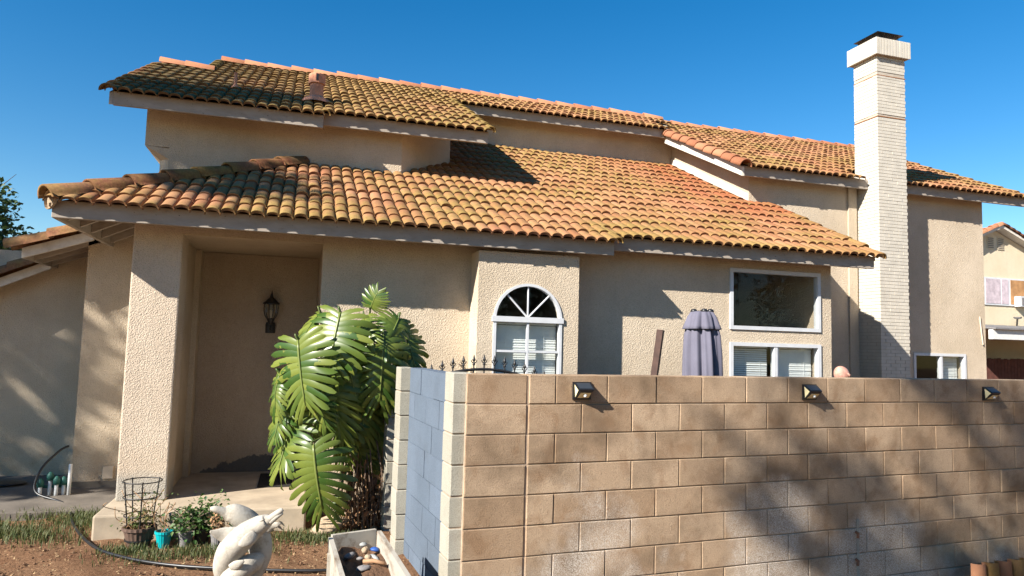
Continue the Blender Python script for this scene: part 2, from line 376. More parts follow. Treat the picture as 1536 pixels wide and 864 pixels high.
# bay with arched window
def bay():
    X0, X1, Y, th, zt = 1.81, 2.945, YB, .14, 2.742
    cx, r, zs, z0 = 2.368, .385, 2.03, 1.02
    mb = MB()
    for a, b, c, d in ((X0, cx-r, 0, zt), (cx+r, X1, 0, zt), (cx-r, cx+r, 0, z0)):
        mb.quad((a,Y,c),(b,Y,c),(b,Y,d),(a,Y,d))
    n = 24
    for k in range(n):
        q0, q1 = math.pi*k/n, math.pi*(k+1)/n
        x0, x1 = cx-r*math.cos(q0), cx-r*math.cos(q1); a0, a1 = zs+r*math.sin(q0), zs+r*math.sin(q1)
        mb.quad((x0,Y,a0),(x1,Y,a1),(x1,Y,zt),(x0,Y,zt)); mb.quad((x0,Y,a0),(x0,Y+th,a0),(x1,Y+th,a1),(x1,Y,a1))
    for x in (cx-r, cx+r): mb.quad((x,Y,z0),(x,Y+th,z0),(x,Y+th,zs),(x,Y,zs))
    mb.quad((cx-r,Y,z0),(cx+r,Y,z0),(cx+r,Y+th,z0),(cx-r,Y+th,z0))
    for x in (X0, X1): mb.quad((x,Y,0),(x,YW+.05,0),(x,YW+.05,zt),(x,Y,zt))
    mb.quad((X0,Y,zt),(X1,Y,zt),(X1,YW+.05,zt),(X0,YW+.05,zt))
    mb.build('bay', STUC, house)
    wn = MB()
    f = .032
    for a, b, c, d in ((cx-r, cx-r+f, z0, zs), (cx+r-f, cx+r, z0, zs), (cx-r+f, cx+r-f, z0, z0+f)):
        wn.box((a, Y-.012, c), (b, Y+.05, d))
    wn.box((cx-r-.015, Y-.022, zs-.03), (cx+r+.015, Y+.05, zs+.028))
    for k in range(n):
        q0, q1 = math.pi*k/n, math.pi*(k+1)/n
        P = [(cx-(r-g)*math.cos(q), yy, zs+(r-g)*math.sin(q)) for q in (q0, q1) for g in (0, .028) for yy in (Y-.014, Y+.05)]
        wn.add(P, [(0,4,6,2),(2,6,7,3),(0,1,5,4)])
    win = wn.build('window', ALU, house); win['label'] = 'arched white-framed bay window'
    mt = MB(); mt.box((cx-.011, Y-.008, z0+f), (cx+.011, Y+.03, zs-.03)); mt.build('muntin', ALU, win)
    mt = MB(); mt.box((cx-r+f, Y-.006, 1.68), (cx-.011, Y+.03, 1.704)); mt.build('muntin', ALU, win)
    mt = MB(); mt.box((cx+.011, Y-.006, 1.68), (cx+r-f, Y+.03, 1.704)); mt.build('muntin', ALU, win)
    for q in (48, 90, 132):
        q = R(q); e = (cx-.355*math.cos(q), Y+.012, zs+.36*math.sin(q)*.985)
        mt = MB(); mt.tube([(cx, Y+.012, zs+.02), e], .0105, 6); mt.build('muntin', ALU, win)
    gp = MB(); gp.quad((cx-r, Y+.035, z0), (cx+r, Y+.035, z0), (cx+r, Y+.035, zs), (cx-r, Y+.035, zs)); gp.build('pane', GLASS, win)
    gp = MB(); gp.add([(cx-r*math.cos(math.pi*k/n), Y+.036, zs+r*math.sin(math.pi*k/n)) for k in range(n+1)], [tuple(range(n+1))]); gp.build('pane', GLASS, win)
    blinds(win, cx-r+.03, cx+r-.03, 1.0, zs-.05, Y+.10)
    it = MB(); xa, xb, ya, yb, za, zb = X0+.02, X1-.02, Y+th+.003, 8.8, .5, 2.73
    it.quad((xa,yb,za),(xb,yb,za),(xb,yb,zb),(xa,yb,zb)); it.quad((xa,ya,za),(xa,yb,za),(xa,yb,zb),(xa,ya,zb)); it.quad((xb,ya,za),(xb,ya,zb),(xb,yb,zb),(xb,yb,za))
    it.quad((xa,ya,zb),(xa,yb,zb),(xb,yb,zb),(xb,ya,zb)); it.quad((xa,ya,za),(xb,ya,za),(xb,yb,za),(xa,yb,za)); it.build('interior', DARK, win)
def blinds(win, x0, x1, z0, z1, y, tilt=1.0):
    z = z1; k = 0
    hd = MB(); hd.box((x0, y-.02, z1-.005), (x1, y+.02, z1+.03)); hd.build('blind_rail', BLIND, win)
    mb = MB()
    while z > z0:
        z -= .026; dy = random.gauss(0, .0015)
        mb.quad((x0, y-.005+dy, z-.0145*tilt), (x1, y-.005+dy, z-.0145*tilt+random.gauss(0, .001)), (x1, y+.005+dy, z+.0135*tilt), (x0, y+.005+dy, z+.0135*tilt))
    tag(mb.build('blind_slats', BLIND, win), kind='stuff')
    mb = MB()
    for f in (.2, .8): mb.tube([(x0+(x1-x0)*f, y-.014, z0), (x0+(x1-x0)*f, y-.014, z1)], .0015, 4)
    mb.build('blind_cord', BLIND, win)
def window(Y, h, mull=None, blind=None, depth=2.2, ym=0.02, lab=None, room=DARK):
    x0, x1, z0, z1 = h; f = .034
    wn = MB(); wn.box((x0-.012, Y-.018, z0-.012), (x0+f, Y+.06, z1+.012)); wn.box((x1-f, Y-.018, z0-.012), (x1+.012, Y+.06, z1+.012))
    wn.box((x0+f, Y-.018, z1-f), (x1-f, Y+.06, z1+.012)); wn.box((x0+f, Y-.018, z0-.012), (x1-f, Y+.06, z0+f))
    win = wn.build('window', ALU, house)
    if lab: win['label'] = lab
    edges = [x0+f]+([] if mull is None else [mull])+[x1-f]
    if mull is not None:
        mt = MB(); mt.box((mull-.024, Y-.012, z0+f), (mull+.024, Y+.045, z1-f)); mt.build('mullion', ALU, win)
        mt = MB(); mt.box((mull+.03, Y+.0, z0+f), (mull+.05, Y+.03, z1-f)); mt.build('sash', ALU, win)
    for i in range(len(edges)-1):
        gp = MB(); y = Y+ym+.012*i; gp.quad((edges[i], y, z0+f), (edges[i+1], y, z0+f), (edges[i+1], y, z1-f), (edges[i], y, z1-f)); gp.build('pane', GLASS, win)
    for bx in blind or (): blinds(win, bx[0], bx[1], z0+.03, z1-.05, Y+.12, bx[2])
    it = MB(); xa, xb, ya, yb, za, zb = x0-.15, x1+.15, Y+.185, Y+depth, z0-.3, z1+.2
    it.quad((xa,yb,za),(xb,yb,za),(xb,yb,zb),(xa,yb,zb)); it.quad((xa,ya,za),(xa,yb,za),(xa,yb,zb),(xa,ya,zb)); it.quad((xb,ya,za),(xb,ya,zb),(xb,yb,zb),(xb,yb,za))
    it.quad((xa,ya,zb),(xa,yb,zb),(xb,yb,zb),(xb,ya,zb)); it.quad((xa,ya,za),(xb,ya,za),(xb,yb,za),(xa,yb,za)); it.build('interior', room, win)
    return win
wall_y('wall', YW, .18, 1.862, 2.898, 2.60, 3.05)
bay()
window(YW, WIN_BIG, None, None, 1.75, lab='large fixed pane under the eave')
window(YW, WIN_LOW, 5.74, [(5.13, 5.70, .75), (5.76, 6.37, 1.0)], 1.6, lab='sliding window with half-tilted blinds')
# right block front wall, sides
WIN_R = (9.97, 11.085, .9, 1.80)
wall_y('wall', YR_, .18, 6.74, 11.57, 0, 4.60, [WIN_R])
window(YR_, WIN_R, 10.55, [(10.6, 11.04, .8)], 1.4, lab='low sliding window beside the chimney')
mb = MB(); mb.prism([(6.742, 9.631, 3.9), (6.742, 11.90, 5.0), (6.742, 11.90, 5.80), (6.742, 9.631, 4.68)], (.16, 0, 0)); mb.build('wall', STUC, house)
mb = MB(); mb.box((6.744, YR_+.182, 0), (6.90, 12.5, 3.95)); mb.build('wall', STUC, house)
mb = MB(); mb.box((11.40, YR_+.182, 0), (11.568, 16, 4.6)); mb.build('wall', STUC, house)
mb = MB(); mb.box((8.64, YR_-.03, 0), (8.80, YR_+.0, 4.5)); mb.build('trim_strip', STUC, house)
# flashing strips along the foot of the upper walls
mb = MB(); mb.prism([(6.725, 9.46, 4.13), (6.725, 11.86, 5.285), (6.725, 11.86, 5.40), (6.725, 9.46, 4.235)], (.02, 0, 0)); mb.build('flashing', WTRIM, house)
wall_y('wall', 11.88, .18, 2.05, 6.74, 5.0, 5.95)
# upper-left block
def ul():
    mb = MB()
    zt, zc, zb = 4.60, 4.0, 3.3
    Y = 9.14
    P = {'a': (-1.81, Y), 'b': (1.22, Y), 'c': (2.05, 10.07), 'd': (2.05, 12.2), 'e': (-1.81, 12.2), 'f': (-1.545, Y), 'g': (-1.66, 9.27), 'h': (-1.66, 12.2)}
    def wq(p, q, z0, z1): mb.quad((*P[p], z0), (*P[q], z0), (*P[q], z1), (*P[p], z1))
    wq('a', 'f', zc, zt); wq('f', 'b', zb-.2, zt); mb.quad((*P['b'], zb), (*P['c'], zb), (*P['c'], 5.03), (*P['b'], zt)); mb.quad((*P['c'], zb), (*P['d'], zb), (*P['d'], 6.05), (*P['c'], 5.03)); wq('e', 'a', zc, zt)
    wq('g', 'f', zb-.2, 3.86); wq('h', 'g', zb-.2, 3.86)
    mb.add([(-1.81, Y, zc), (-1.545, Y, zc-.012), (-1.545, Y, 3.86), (-1.66, 9.27, 3.86)], [(0, 2, 1), (0, 3, 2)])
    mb.add([(-1.81, Y, zc), (-1.81, 12.2, zc), (-1.66, 12.2, 3.86), (-1.66, 9.27, 3.86)], [(0, 1, 2, 3)])
    mb.build('wall', STUC, house)
ul()
# wall behind the porch post (wall B) and the garage wall (wall A)
wall_y('wall', 9.15, .15, -2.32, -1.13, 0, 2.98)
mb = MB(); mb.box((-2.34, 9.135, 0.02), (-1.55, 9.149, .10)); mb.build('foundation', WALKC, house)
mb = MB(); mb.box((-2.318, 9.301, 0), (-2.17, 10.0, 2.9)); mb.build('wall', STUC, house)
wall_y('wall', 10.0, .15, -7.5, -2.16, 0, 2.75)
# porch: post, side wall, recess wall, ceiling, header beam
mb = MB(); mb.prism([(-1.53, YW, .2), (-1.095, YW, .2), (-1.095, 7.93, .2), (-1.53, 7.93, .2)], (0, 0, 2.8)); post = mb.build('post', STUC_POST, house)
bv = post.modifiers.new('bevel', 'BEVEL'); bv.width = .015; bv.segments = 2
mb = MB(); mb.box((-1.30, 7.932, .2), (-1.125, 8.70, 2.745)); mb.build('wall', STUC, house)
mb = MB(); mb.box((-1.30, 8.702, .2), (-1.065, 9.05, 2.745)); mb.build('wall', STUC, house)
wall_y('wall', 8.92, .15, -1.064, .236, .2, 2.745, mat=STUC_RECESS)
mb = MB(); mb.box((-1.12, YW+.002, 2.748), (.233, YW+.16, 2.99)); mb.build('header_beam', STUC, house)
mb = MB(); mb.box((-1.2, YW+.162, 2.752), (.30, 9.0, 2.80)); mb.build('porch_ceiling', STUC, house)

# ---------------------------------------------------------------- roofs
SLOPE = .483; ANG = math.atan(SLOPE); PITCHX = .130; ROWY = .296
FH = .145                                   # fascia height
def tile_mesh(w_=PITCHX, L=.40, h=.042, th=.024, n=9, lift=.027):
    """one roll: x across, y up-slope, z normal; the lower end rides on the course below"""
    prof = [(-w_/2-.004, .0)]
    for k in range(n):
        q = math.pi*(1-k/(n-1)); prof.append((math.cos(q)*w_*.455, .003+h*math.sin(q)**.72))
    prof.append((w_/2+.004, .0))
    mb = MB(); N = len(prof)
    for y, lz in ((0, lift), (L, 0)):
        for x, z in prof: mb.v.append((x, y, z+lz))
    for x, z in prof: mb.v.append((x, .004, max(z+lift-th, -.004)))
    for i in range(N-1):
        mb.f.append((i, i+1, N+i+1, N+i)); mb.f.append((2*N+i, 2*N+i+1, i+1, i))
    mb.along = [0.0]*N+[1.0]*N+[-1.0]*N
    return mb
TM = tile_mesh(); TVERT = np.array(TM.v)
tile_variants = []
for k in range(4):
    t_ = tile_mesh(PITCHX*(1+.02*(k-1.5)), .40, .040+.003*(k-1.5), .024+.002*k)
    tile_variants.append(t_)
def barrel_mesh(L=.40, r=.105, r2=.085, th=.02, n=10, arc=185):
    mb = MB(); a0 = math.radians((180-arc)/2)
    for y, rr in ((0, r), (L, r2), (0, r-th), (L*.5, r2-th)):
        for k in range(n+1):
            q = a0+math.radians(arc)*k/n; mb.v.append((math.cos(q)*rr, y, math.sin(q)*rr))
    N = n+1
    for k in range(n):
        mb.f.append((k+1, k, N+k, N+k+1)); mb.f.append((k, k+1, 2*N+k+1, 2*N+k)); mb.f.append((2*N+k, 2*N+k+1, 3*N+k+1, 3*N+k))
    for k in (0, n): mb.f.append((k, N+k, 3*N+k, 2*N+k))
    return mb.mesh('barrel_tile', True)
def sharp(me):
    me.shade_smooth()
    try: me.set_sharp_from_angle(angle=R(50))
    except Exception: pass
def set_along(me, pattern):
    n = len(me.vertices)//len(pattern); at = me.attributes.new('along', 'FLOAT', 'POINT'); at.data.foreach_set('value', np.tile(np.array(pattern, dtype=np.float32), n))
def frame(p, xdir, ydir):
    x = Vector(xdir).normalized(); y = Vector(ydir).normalized(); z = x.cross(y).normalized(); x = y.cross(z)
    M_ = Matrix.Identity(4)
    for i in range(3): M_[i][0], M_[i][1], M_[i][2], M_[i][3] = x[i], y[i], z[i], p[i]
    return M_
ALL_TILES = []      # (distance, roof object, material, matrix)
def roof_tiles(roof_obj, mat, a, x0, x1, rows, keep, bleed=.0):
    """tiles of a plane  z = a + FH + SLOPE*Y , rows = list of lip Y"""
    n = int(round((x1-x0)/PITCHX)); wv = []
    for j, y in enumerate(rows):
        for i in range(n):
            x = x0+(i+.5)*(x1-x0)/n
            if not keep(x, y+.12): continue
            jx, jy = random.gauss(0, .0035), random.gauss(0, .007)
            z = a+FH+.012+SLOPE*(y+jy)
            M_ = frame((x+jx, y+jy, z), (1, random.gauss(0, .012), random.gauss(0, .02)), (random.gauss(0, .012), 1, SLOPE+random.gauss(0, .012)))
            d = (Vector((x, y, z))-Vector(CAM)).length
            ALL_TILES.append((d, roof_obj, mat, M_))
def flush_tiles(limit=300):
    ALL_TILES.sort(key=lambda t: t[0]); meshes = {}
    rest = {}
    for i, (d, ro, mat, M_) in enumerate(ALL_TILES):
        k = random.randrange(4)
        if i < limit:
            key = (mat.name, k)
            if key not in meshes:
                me = tile_variants[k].mesh('tile'); sharp(me); set_along(me, tile_variants[k].along); me.materials.append(mat); meshes[key] = me
            place('tile', meshes[key], mat, ro, M_)
        else:
            rest.setdefault((ro.name, mat.name), (ro, mat, MB()))[2].add([M_ @ Vector(v) for v in tile_variants[k].v], tile_variants[k].f)
    for ro, mat, mb in rest.values():
        me = mb.mesh('tile_field'); sharp(me); set_along(me, tile_variants[0].along); tag(place('tile_field', me, mat, ro), kind='stuff')
def deck(name, polyXY, a, th=.03, lab=None, sl=SLOPE, off=FH-.012):
    mb = MB(); P = [(x, y, a+off+sl*y) for x, y in polyXY]; mb.prism([(x, y, z-th) for x, y, z in P], (0, 0, th))
    o = mb.build(name, FASC, house)
    if lab: o['label'] = lab
    return o
def fascia(x0, x1, Y, zb, mat=FASC, h=FH+.012):
    mb = MB(); mb.box((x0, Y, zb), (x1, Y+.04, zb+h)); o = mb.build('fascia', mat, house)
    b = o.modifiers.new('bevel', 'BEVEL'); b.width = .004; return o
def rake_board(X, Y0, Y1, a, mat=WTRIM, th=.04, h=FH, drop=0.0):
    mb = MB(); mb.prism([(X, Y0, a+SLOPE*Y0-drop), (X, Y1, a+SLOPE*Y1-drop), (X, Y1, a+SLOPE*Y1+h), (X, Y0, a+SLOPE*Y0+h)], (th, 0, 0)); return mb.build('rake_board', mat, house)
def barrel_run(name, roof_obj, mat, p0, p1, step=.36, up=(0, 0, 1), r=.105, jitter=.006, limit=None):
    p0, p1 = Vector(p0), Vector(p1); d = p1-p0; n = max(1, int(round(d.length/step))); st = d.length/n; d.normalize()
    me = barrel_mesh(st*1.12, r, r*.82); me.materials.append(mat)
    for i in range(n):
        if limit and i >= limit: break
        p = p0+d*(st*i)+Vector((random.gauss(0, jitter),)*3)
        x = d.cross(Vector(up)); y = d+Vector((0, 0, -.03))
        place(name, me, mat, roof_obj, frame(p, (x.x+random.gauss(0, .02), x.y, x.z+random.gauss(0, .03)), y))
AL, AU, AR = -.648, .11, 0.0
# lower roof
YE1, YE2 = 7.07, 7.24
low = deck('roof', [(-2.12, 7.075), (3.30, 7.075), (3.30, 7.245), (7.05, 7.245), (7.05, 9.46), (6.75, 9.46), (6.75, 11.9), (2.03, 11.9), (2.03, 10.2), (1.25, 9.2), (-.02, 9.2)], AL, lab='long low roof over the porch and windows')
UPPER_WALL = lambda x: 9.14 if x < 1.22 else (9.14+(x-1.22)*1.12 if x < 2.05 else (11.88 if x < 6.74 else 9.45))
HIP = lambda x, y: (x+2.14) > (y-7.03)-.16
rows_r = [7.16+ROWY*i for i in range(18)]
rows_l = [6.985, 6.985+.236]+rows_r[1:]
keepL = lambda x, y: HIP(x, y) and y-.02 < UPPER_WALL(x)
roof_tiles(low, TILE_LOW, AL, -2.15, 3.32, rows_l, keepL)
roof_tiles(low, TILE_LOW, AL, 3.32, 7.09, rows_r, keepL)
fascia(-2.10, 3.315, YE1, 2.767); fascia(3.318, 7.03, YE2, 2.849)
# left slope of the hip, its eave board and rafters
mb = MB(); zl = lambda x: AL+FH-.012+SLOPE*7.05+SLOPE*(x+2.12)
P = [(-2.12, 7.05), (-.02, 9.2), (-.02, 9.9), (-2.12, 9.9)]; mb.prism([(x, y, zl(x)-.03) for x, y in P], (0, 0, .03)); hipr = mb.build('roof', FASC, house)
mb = MB(); mb.box((-2.10, 7.111, 2.767), (-2.06, 9.149, 2.767+FH)); mb.build('fascia', FASC, house)
for y in (7.38, 7.78, 8.18, 8.58, 8.98):
    xe = min(-1.0, y-7.05-2.12-.07)
    mb = MB(); mb.prism([(-2.058, y, zl(-2.058)-.125), (xe, y, zl(xe)-.125), (xe, y, zl(xe)-.033), (-2.058, y, zl(-2.058)-.033)], (0, .045, 0)); mb.build('rafter', FASC, house)
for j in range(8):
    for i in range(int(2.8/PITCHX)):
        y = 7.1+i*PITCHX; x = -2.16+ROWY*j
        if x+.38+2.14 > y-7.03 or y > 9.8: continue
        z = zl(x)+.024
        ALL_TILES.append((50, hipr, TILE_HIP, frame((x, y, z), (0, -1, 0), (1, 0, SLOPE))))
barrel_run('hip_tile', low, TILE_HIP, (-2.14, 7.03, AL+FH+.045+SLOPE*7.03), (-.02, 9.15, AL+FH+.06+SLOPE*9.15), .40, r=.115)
mb = MB(); mb.lathe([(.001, 0), (.06, .012), (.082, .004), (.085, .03)], (0, 0, 0), 14, lambda q, z: 1+.08*math.sin(3*q+1)+.05*math.sin(7*q)); e_ = mb.build('hip_end_mortar', ROCK, house); e_.matrix_world = frame((-2.10, 7.07, AL+FH+.03+SLOPE*7.03), (1, -1, 0), (0, 0, 1))
barrel_run('rake_tile', low, TILE_LOW, (7.09, 7.18, AL+FH+.02+SLOPE*7.18), (7.09, 9.45, AL+FH+.02+SLOPE*9.45), ROWY*1.117, r=.075)
barrel_run('rake_tile', low, TILE_LOW, (3.33, 7.01, AL+FH+.015+SLOPE*7.01), (3.33, 7.45, AL+FH+.015+SLOPE*7.45), .33, r=.07, limit=1)
# upper left + middle roof
UE1, UE2, UEM, UER, YRG, YRR = 8.72, 8.90, 11.55, 9.22, 12.84, 13.08
upl = deck('roof', [(-2.10, 8.725), (.20, 8.725), (.20, 8.905), (2.33, 8.905), (2.33, 11.555), (6.50, 11.555), (6.98, 12.5), (6.98, YRG), (-1.48, YRG), (-1.48, 11.5), (-2.10, 11.5)], AU, lab='upper roof with the vent pipes')
def keepU(x, y):
    if x < -1.48: return y < 11.55
    if x < 2.36: return y < YRG+.02
    return y > UEM and y < YRG+.02
rows_u2 = [UE2-.08+ROWY*i for i in range(16)]; rows_u1 = [UE1-.08, UE1-.08+.240]+rows_u2[1:]
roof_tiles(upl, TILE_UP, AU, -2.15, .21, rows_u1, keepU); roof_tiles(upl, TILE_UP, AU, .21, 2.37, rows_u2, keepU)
rows_m = [UEM-.08+ROWY*i for i in range(6)]
roof_tiles(upl, TILE_RT, AU, 2.37, 7.0, rows_m, lambda x, y: y < YRG+.05 and (x < 6.5 or y > 12.4))
zf = lambda a, Y: a+SLOPE*Y
fascia(-2.08, .203, UE1, zf(AU, UE1)); fascia(.206, 2.32, UE2, zf(AU, UE2)); fascia(2.36, 6.46, UEM, zf(AU, UEM))
rake_board(-2.12, UE1, 11.5, AU, FASC); rake_board(2.31, UE2+.045, 11.6, AU, FASC, .02)
barrel_run('ridge_tile', upl, TILE_CAP, (-1.45, YRG, zf(AU, YRG)+FH+.035), (7.0, YRG, zf(AU, YRG)+FH+.035), .38)
barrel_run('ridge_tile', upl, TILE_CAP, (-2.16, 11.53, zf(AU, 11.53)+FH+.035), (-1.42, 11.53, zf(AU, 11.53)+FH+.035), .37)
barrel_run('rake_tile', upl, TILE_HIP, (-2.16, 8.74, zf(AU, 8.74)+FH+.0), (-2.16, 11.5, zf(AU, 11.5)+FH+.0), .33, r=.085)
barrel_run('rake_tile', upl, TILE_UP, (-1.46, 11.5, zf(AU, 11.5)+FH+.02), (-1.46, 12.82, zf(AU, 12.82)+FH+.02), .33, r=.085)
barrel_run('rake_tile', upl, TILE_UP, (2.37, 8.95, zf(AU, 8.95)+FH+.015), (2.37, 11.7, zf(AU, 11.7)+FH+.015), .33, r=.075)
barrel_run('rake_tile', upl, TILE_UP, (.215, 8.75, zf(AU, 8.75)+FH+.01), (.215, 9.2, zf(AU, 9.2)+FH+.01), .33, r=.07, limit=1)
# right roof
upr = deck('roof', [(6.47, 9.225), (8.845, 9.225), (8.845, 9.52), (9.43, 9.52), (9.43, 9.225), (12.36, 9.225), (12.36, YRR), (6.47, YRR)], AR, lab='right-hand roof round the chimney')
chim = lambda x, y: 8.79 < x < 9.48 and y < 9.62
roof_tiles(upr, TILE_RT, AR, 6.50, 12.40, [UER-.08+ROWY*i for i in range(14)], lambda x, y: y < YRR+.03 and not chim(x, y))
fascia(6.46, 8.846, UER, zf(AR, UER)); fascia(9.428, 12.34, UER, zf(AR, UER))
rake_board(6.44, UER-.02, 11.62, AR, WTRIM); rake_board(12.32, UER+.045, YRR, AR, FASC)
barrel_run('rake_tile', upr, TILE_CAP, (6.46, 9.13, zf(AR, 9.13)+FH+.03), (6.46, 11.75, zf(AR, 11.75)+FH+.03), .30, r=.115)
barrel_run('rake_tile', upr, TILE_RT, (12.40, 9.14, zf(AR, 9.14)+FH+.01), (12.40, YRR, zf(AR, YRR)+FH+.01), .33, r=.075)
barrel_run('ridge_tile', upr, TILE_CAP, (7.0, YRR, zf(AR, YRR)+FH+.035), (12.4, YRR, zf(AR, YRR)+FH+.035), .38)
# back slopes
for x0, x1, a, yr in ((-1.45, 6.98, AU, YRG), (6.98, 12.36, AR, YRR)):
    mb = MB(); z = zf(a, yr)+FH; mb.prism([(x0, yr, z-.03), (x1, yr, z-.03), (x1, yr+4, z-1.95), (x0, yr+4, z-1.95)], (0, 0, .03)); mb.build('roof', TILE_RT, house)
# garage roof at the far left: stepped rakes
def garage():
    def seg(Y, xa, za, xb, zb, back):
        d = Vector((xb-xa, 0, zb-za)); 
        mb = MB(); mb.prism([(xa, Y, za), (xb, Y, zb), (xb, Y, zb+.11), (xa, Y, za+.11)], (0, .04, 0)); mb.build('rake_board', WTRIM, house)
        mb = MB(); mb.prism([(xa, Y+.041, za+.09), (xb, Y+.041, zb+.09), (xb, Y+.041, zb+.12), (xa, Y+.041, za+.12)], (0, back-Y, 0)); ro = mb.build('roof', FASC, house)
        mb = MB(); mb.box((xa, Y+.041, za), (xa+.03, back, za+.09)); mb.build('fascia', FASC, house)
        for y in np.arange(Y+.3, back, .3):
            mb = MB(); mb.prism([(xa+.031, y, za+.01), (xb, y, zb+.01), (xb, y, zb+.088), (xa+.031, y, za+.088)], (0, .04, 0)); mb.build('rafter', FASC, house)
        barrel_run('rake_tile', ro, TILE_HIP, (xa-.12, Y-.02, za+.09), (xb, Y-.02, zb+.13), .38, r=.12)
    seg(8.85, -2.88, 2.555, -2.20, 2.80, 10.0)
    seg(9.75, -3.9, 2.02, -2.86, 2.53, 11.0)
garage()
# vents on the upper roof
mb = MB(); x, y = -.92, 9.83; z = zf(AU, y)+FH; mb.tube([(x, y, z), (x, y, z+.26)], .022, 10); mb.lathe([(.06, .03), (.03, .09), (.024, .1)], (x, y, z), 12); mb.build('vent_pipe', VENTC, house)
mb = MB(); x, y = .115, 9.55; z = zf(AU, y)+FH; mb.lathe([(.21, .0), (.17, .06), (.115, .09), (.088, .11), (.088, .27), (.108, .275), (.108, .40), (.10, .405), (.001, .41)], (x, y, z), 14)
vt = mb.build('vent', VENTC, house, False); mb = MB(); mb.box((x-.015, y-.112, z+.30), (x+.015, y-.10, z+.39)); mb.build('vent_slot', BLACKP, vt)

# ---------------------------------------------------------------- chimney
def chimney():
    x0, x1, y0, y1, zt = 8.85, 9.425, 9.0, 9.50, 6.63
    mb = MB(); mb.box((x0+.008, y0+.008, 0), (x1-.008, y1, zt)); ch = mb.build('chimney', BRICKM, house); ch['label'] = 'tall painted brick chimney with flared cap'
    mb = MB(); h, g = .0545, .0065; z = .05; j = 0
    while z < zt-.03:
        skip = abs(z-5.62) < .02 or abs(z-6.30) < .02
        hh = h-g
        if not skip:
            L = .19; off = (j % 2)*L/2
            x = x0-off
            while x < x1:                  # front face bricks
                a, b = max(x, x0), min(x+L-g, x1)
                if b-a > .02:
                    d = random.gauss(0, .0015); mb.box((a, y0+d, z), (b, y0+.02, z+hh))
                x += L
            y = y0-(1-(j % 2))*L/2
            while y < y1:                  # left and right faces
                a, b = max(y, y0+.021), min(y+L-g, y1)
                if b-a > .02:
                    d = random.gauss(0, .0015); mb.box((x0+d, a, z), (x0+.02, b, z+hh)); mb.box((x1-.02, a, z), (x1+d, b, z+hh))
                y += L
        z += h; j += 1
    tag(mb.build('brick', BRICKW, ch), kind='stuff')
    for zz in (5.615, 6.30):
        mb = MB(); mb.box((x0-.004, y0-.004, zz), (x1+.004, y1, zz+.012)); mb.build('rust_band', RUST, ch)
    mb = MB(); a0, a1, b0, b1, z0, z1 = x0-.075, x1+.06, y0-.07, y1+.07, 6.63, 6.905
    mb.box((a0+.012, b0+.012, z0+.004), (a1-.012, b1-.012, z1-.004)); cap = mb.build('cap', BRICKM, ch)
    sm = MB(); sm.box((0, 0, 0), (.048, .03, z1-z0)); me = sm.mesh('soldier_brick'); me.materials.append(BRICKW)
    n = int((a1-a0)/.055)
    for i in range(n): place('soldier_brick', me, BRICKW, cap, Matrix.Translation((a0+.004+i*(a1-a0)/n, b0+random.gauss(0, .002), z0)))
    n = int((b1-b0)/.055)
    for i in range(n): place('soldier_brick', me, BRICKW, cap, Matrix.Translation((a0+.03, b0+.032+i*(b1-b0-.03)/n, z0)) @ Matrix.Rotation(R(90), 4, 'Z'))
    cx, cy = (a0+a1)/2, (b0+b1)/2
    mb = MB(); r = .21
    for k in range(15):
        t = -r+2*r*k/14
        for s_ in (-1, 1):
            mb.tube([(cx+t, cy+s_*r, z1), (cx+t, cy+s_*r, z1+.15)], .003, 4, False); mb.tube([(cx+s_*r, cy+t, z1), (cx+s_*r, cy+t, z1+.15)], .003, 4, False)
    for k in range(6):
        zz = z1+.02+k*.024; mb.tube([(cx-r, cy-r, zz), (cx+r, cy-r, zz), (cx+r, cy+r, zz), (cx-r, cy+r, zz), (cx-r, cy-r, zz)], .003, 4, False)
    mb.tube([(cx, cy, z1), (cx, cy, z1+.17)], .07, 10)
    mb.build('spark_screen', IRON, ch)
    mb = MB(); q = .27; mb.add([(cx-q, cy-q, z1+.13), (cx+q, cy-q, z1+.13), (cx+q, cy+q, z1+.13), (cx-q, cy+q, z1+.13), (cx-.09, cy-.09, z1+.225), (cx+.09, cy-.09, z1+.225), (cx+.09, cy+.09, z1+.225), (cx-.09, cy+.09, z1+.225)],
           [(0, 1, 5, 4), (1, 2, 6, 5), (2, 3, 7, 6), (3, 0, 4, 7), (4, 5, 6, 7), (3, 2, 1, 0)]); mb.build('rain_cap', IRON, ch)
chimney()
flush_tiles(300)
mb = MB(); mb.box((-2.005, 9.128, .13), (-1.90, 9.149, .265)); mb.build('cover_plate', CREAM, house)
mb = MB(); p = onY(1468, 475, 9.45); q = onY(1473, 517, 9.45); mb.tube([(p[0], 9.43, p[2]), (p[0]+.02, 9.425, (p[2]+q[2])/2), (q[0], 9.43, q[2])], .012, 6); mb.build('cable', CREAM, house)

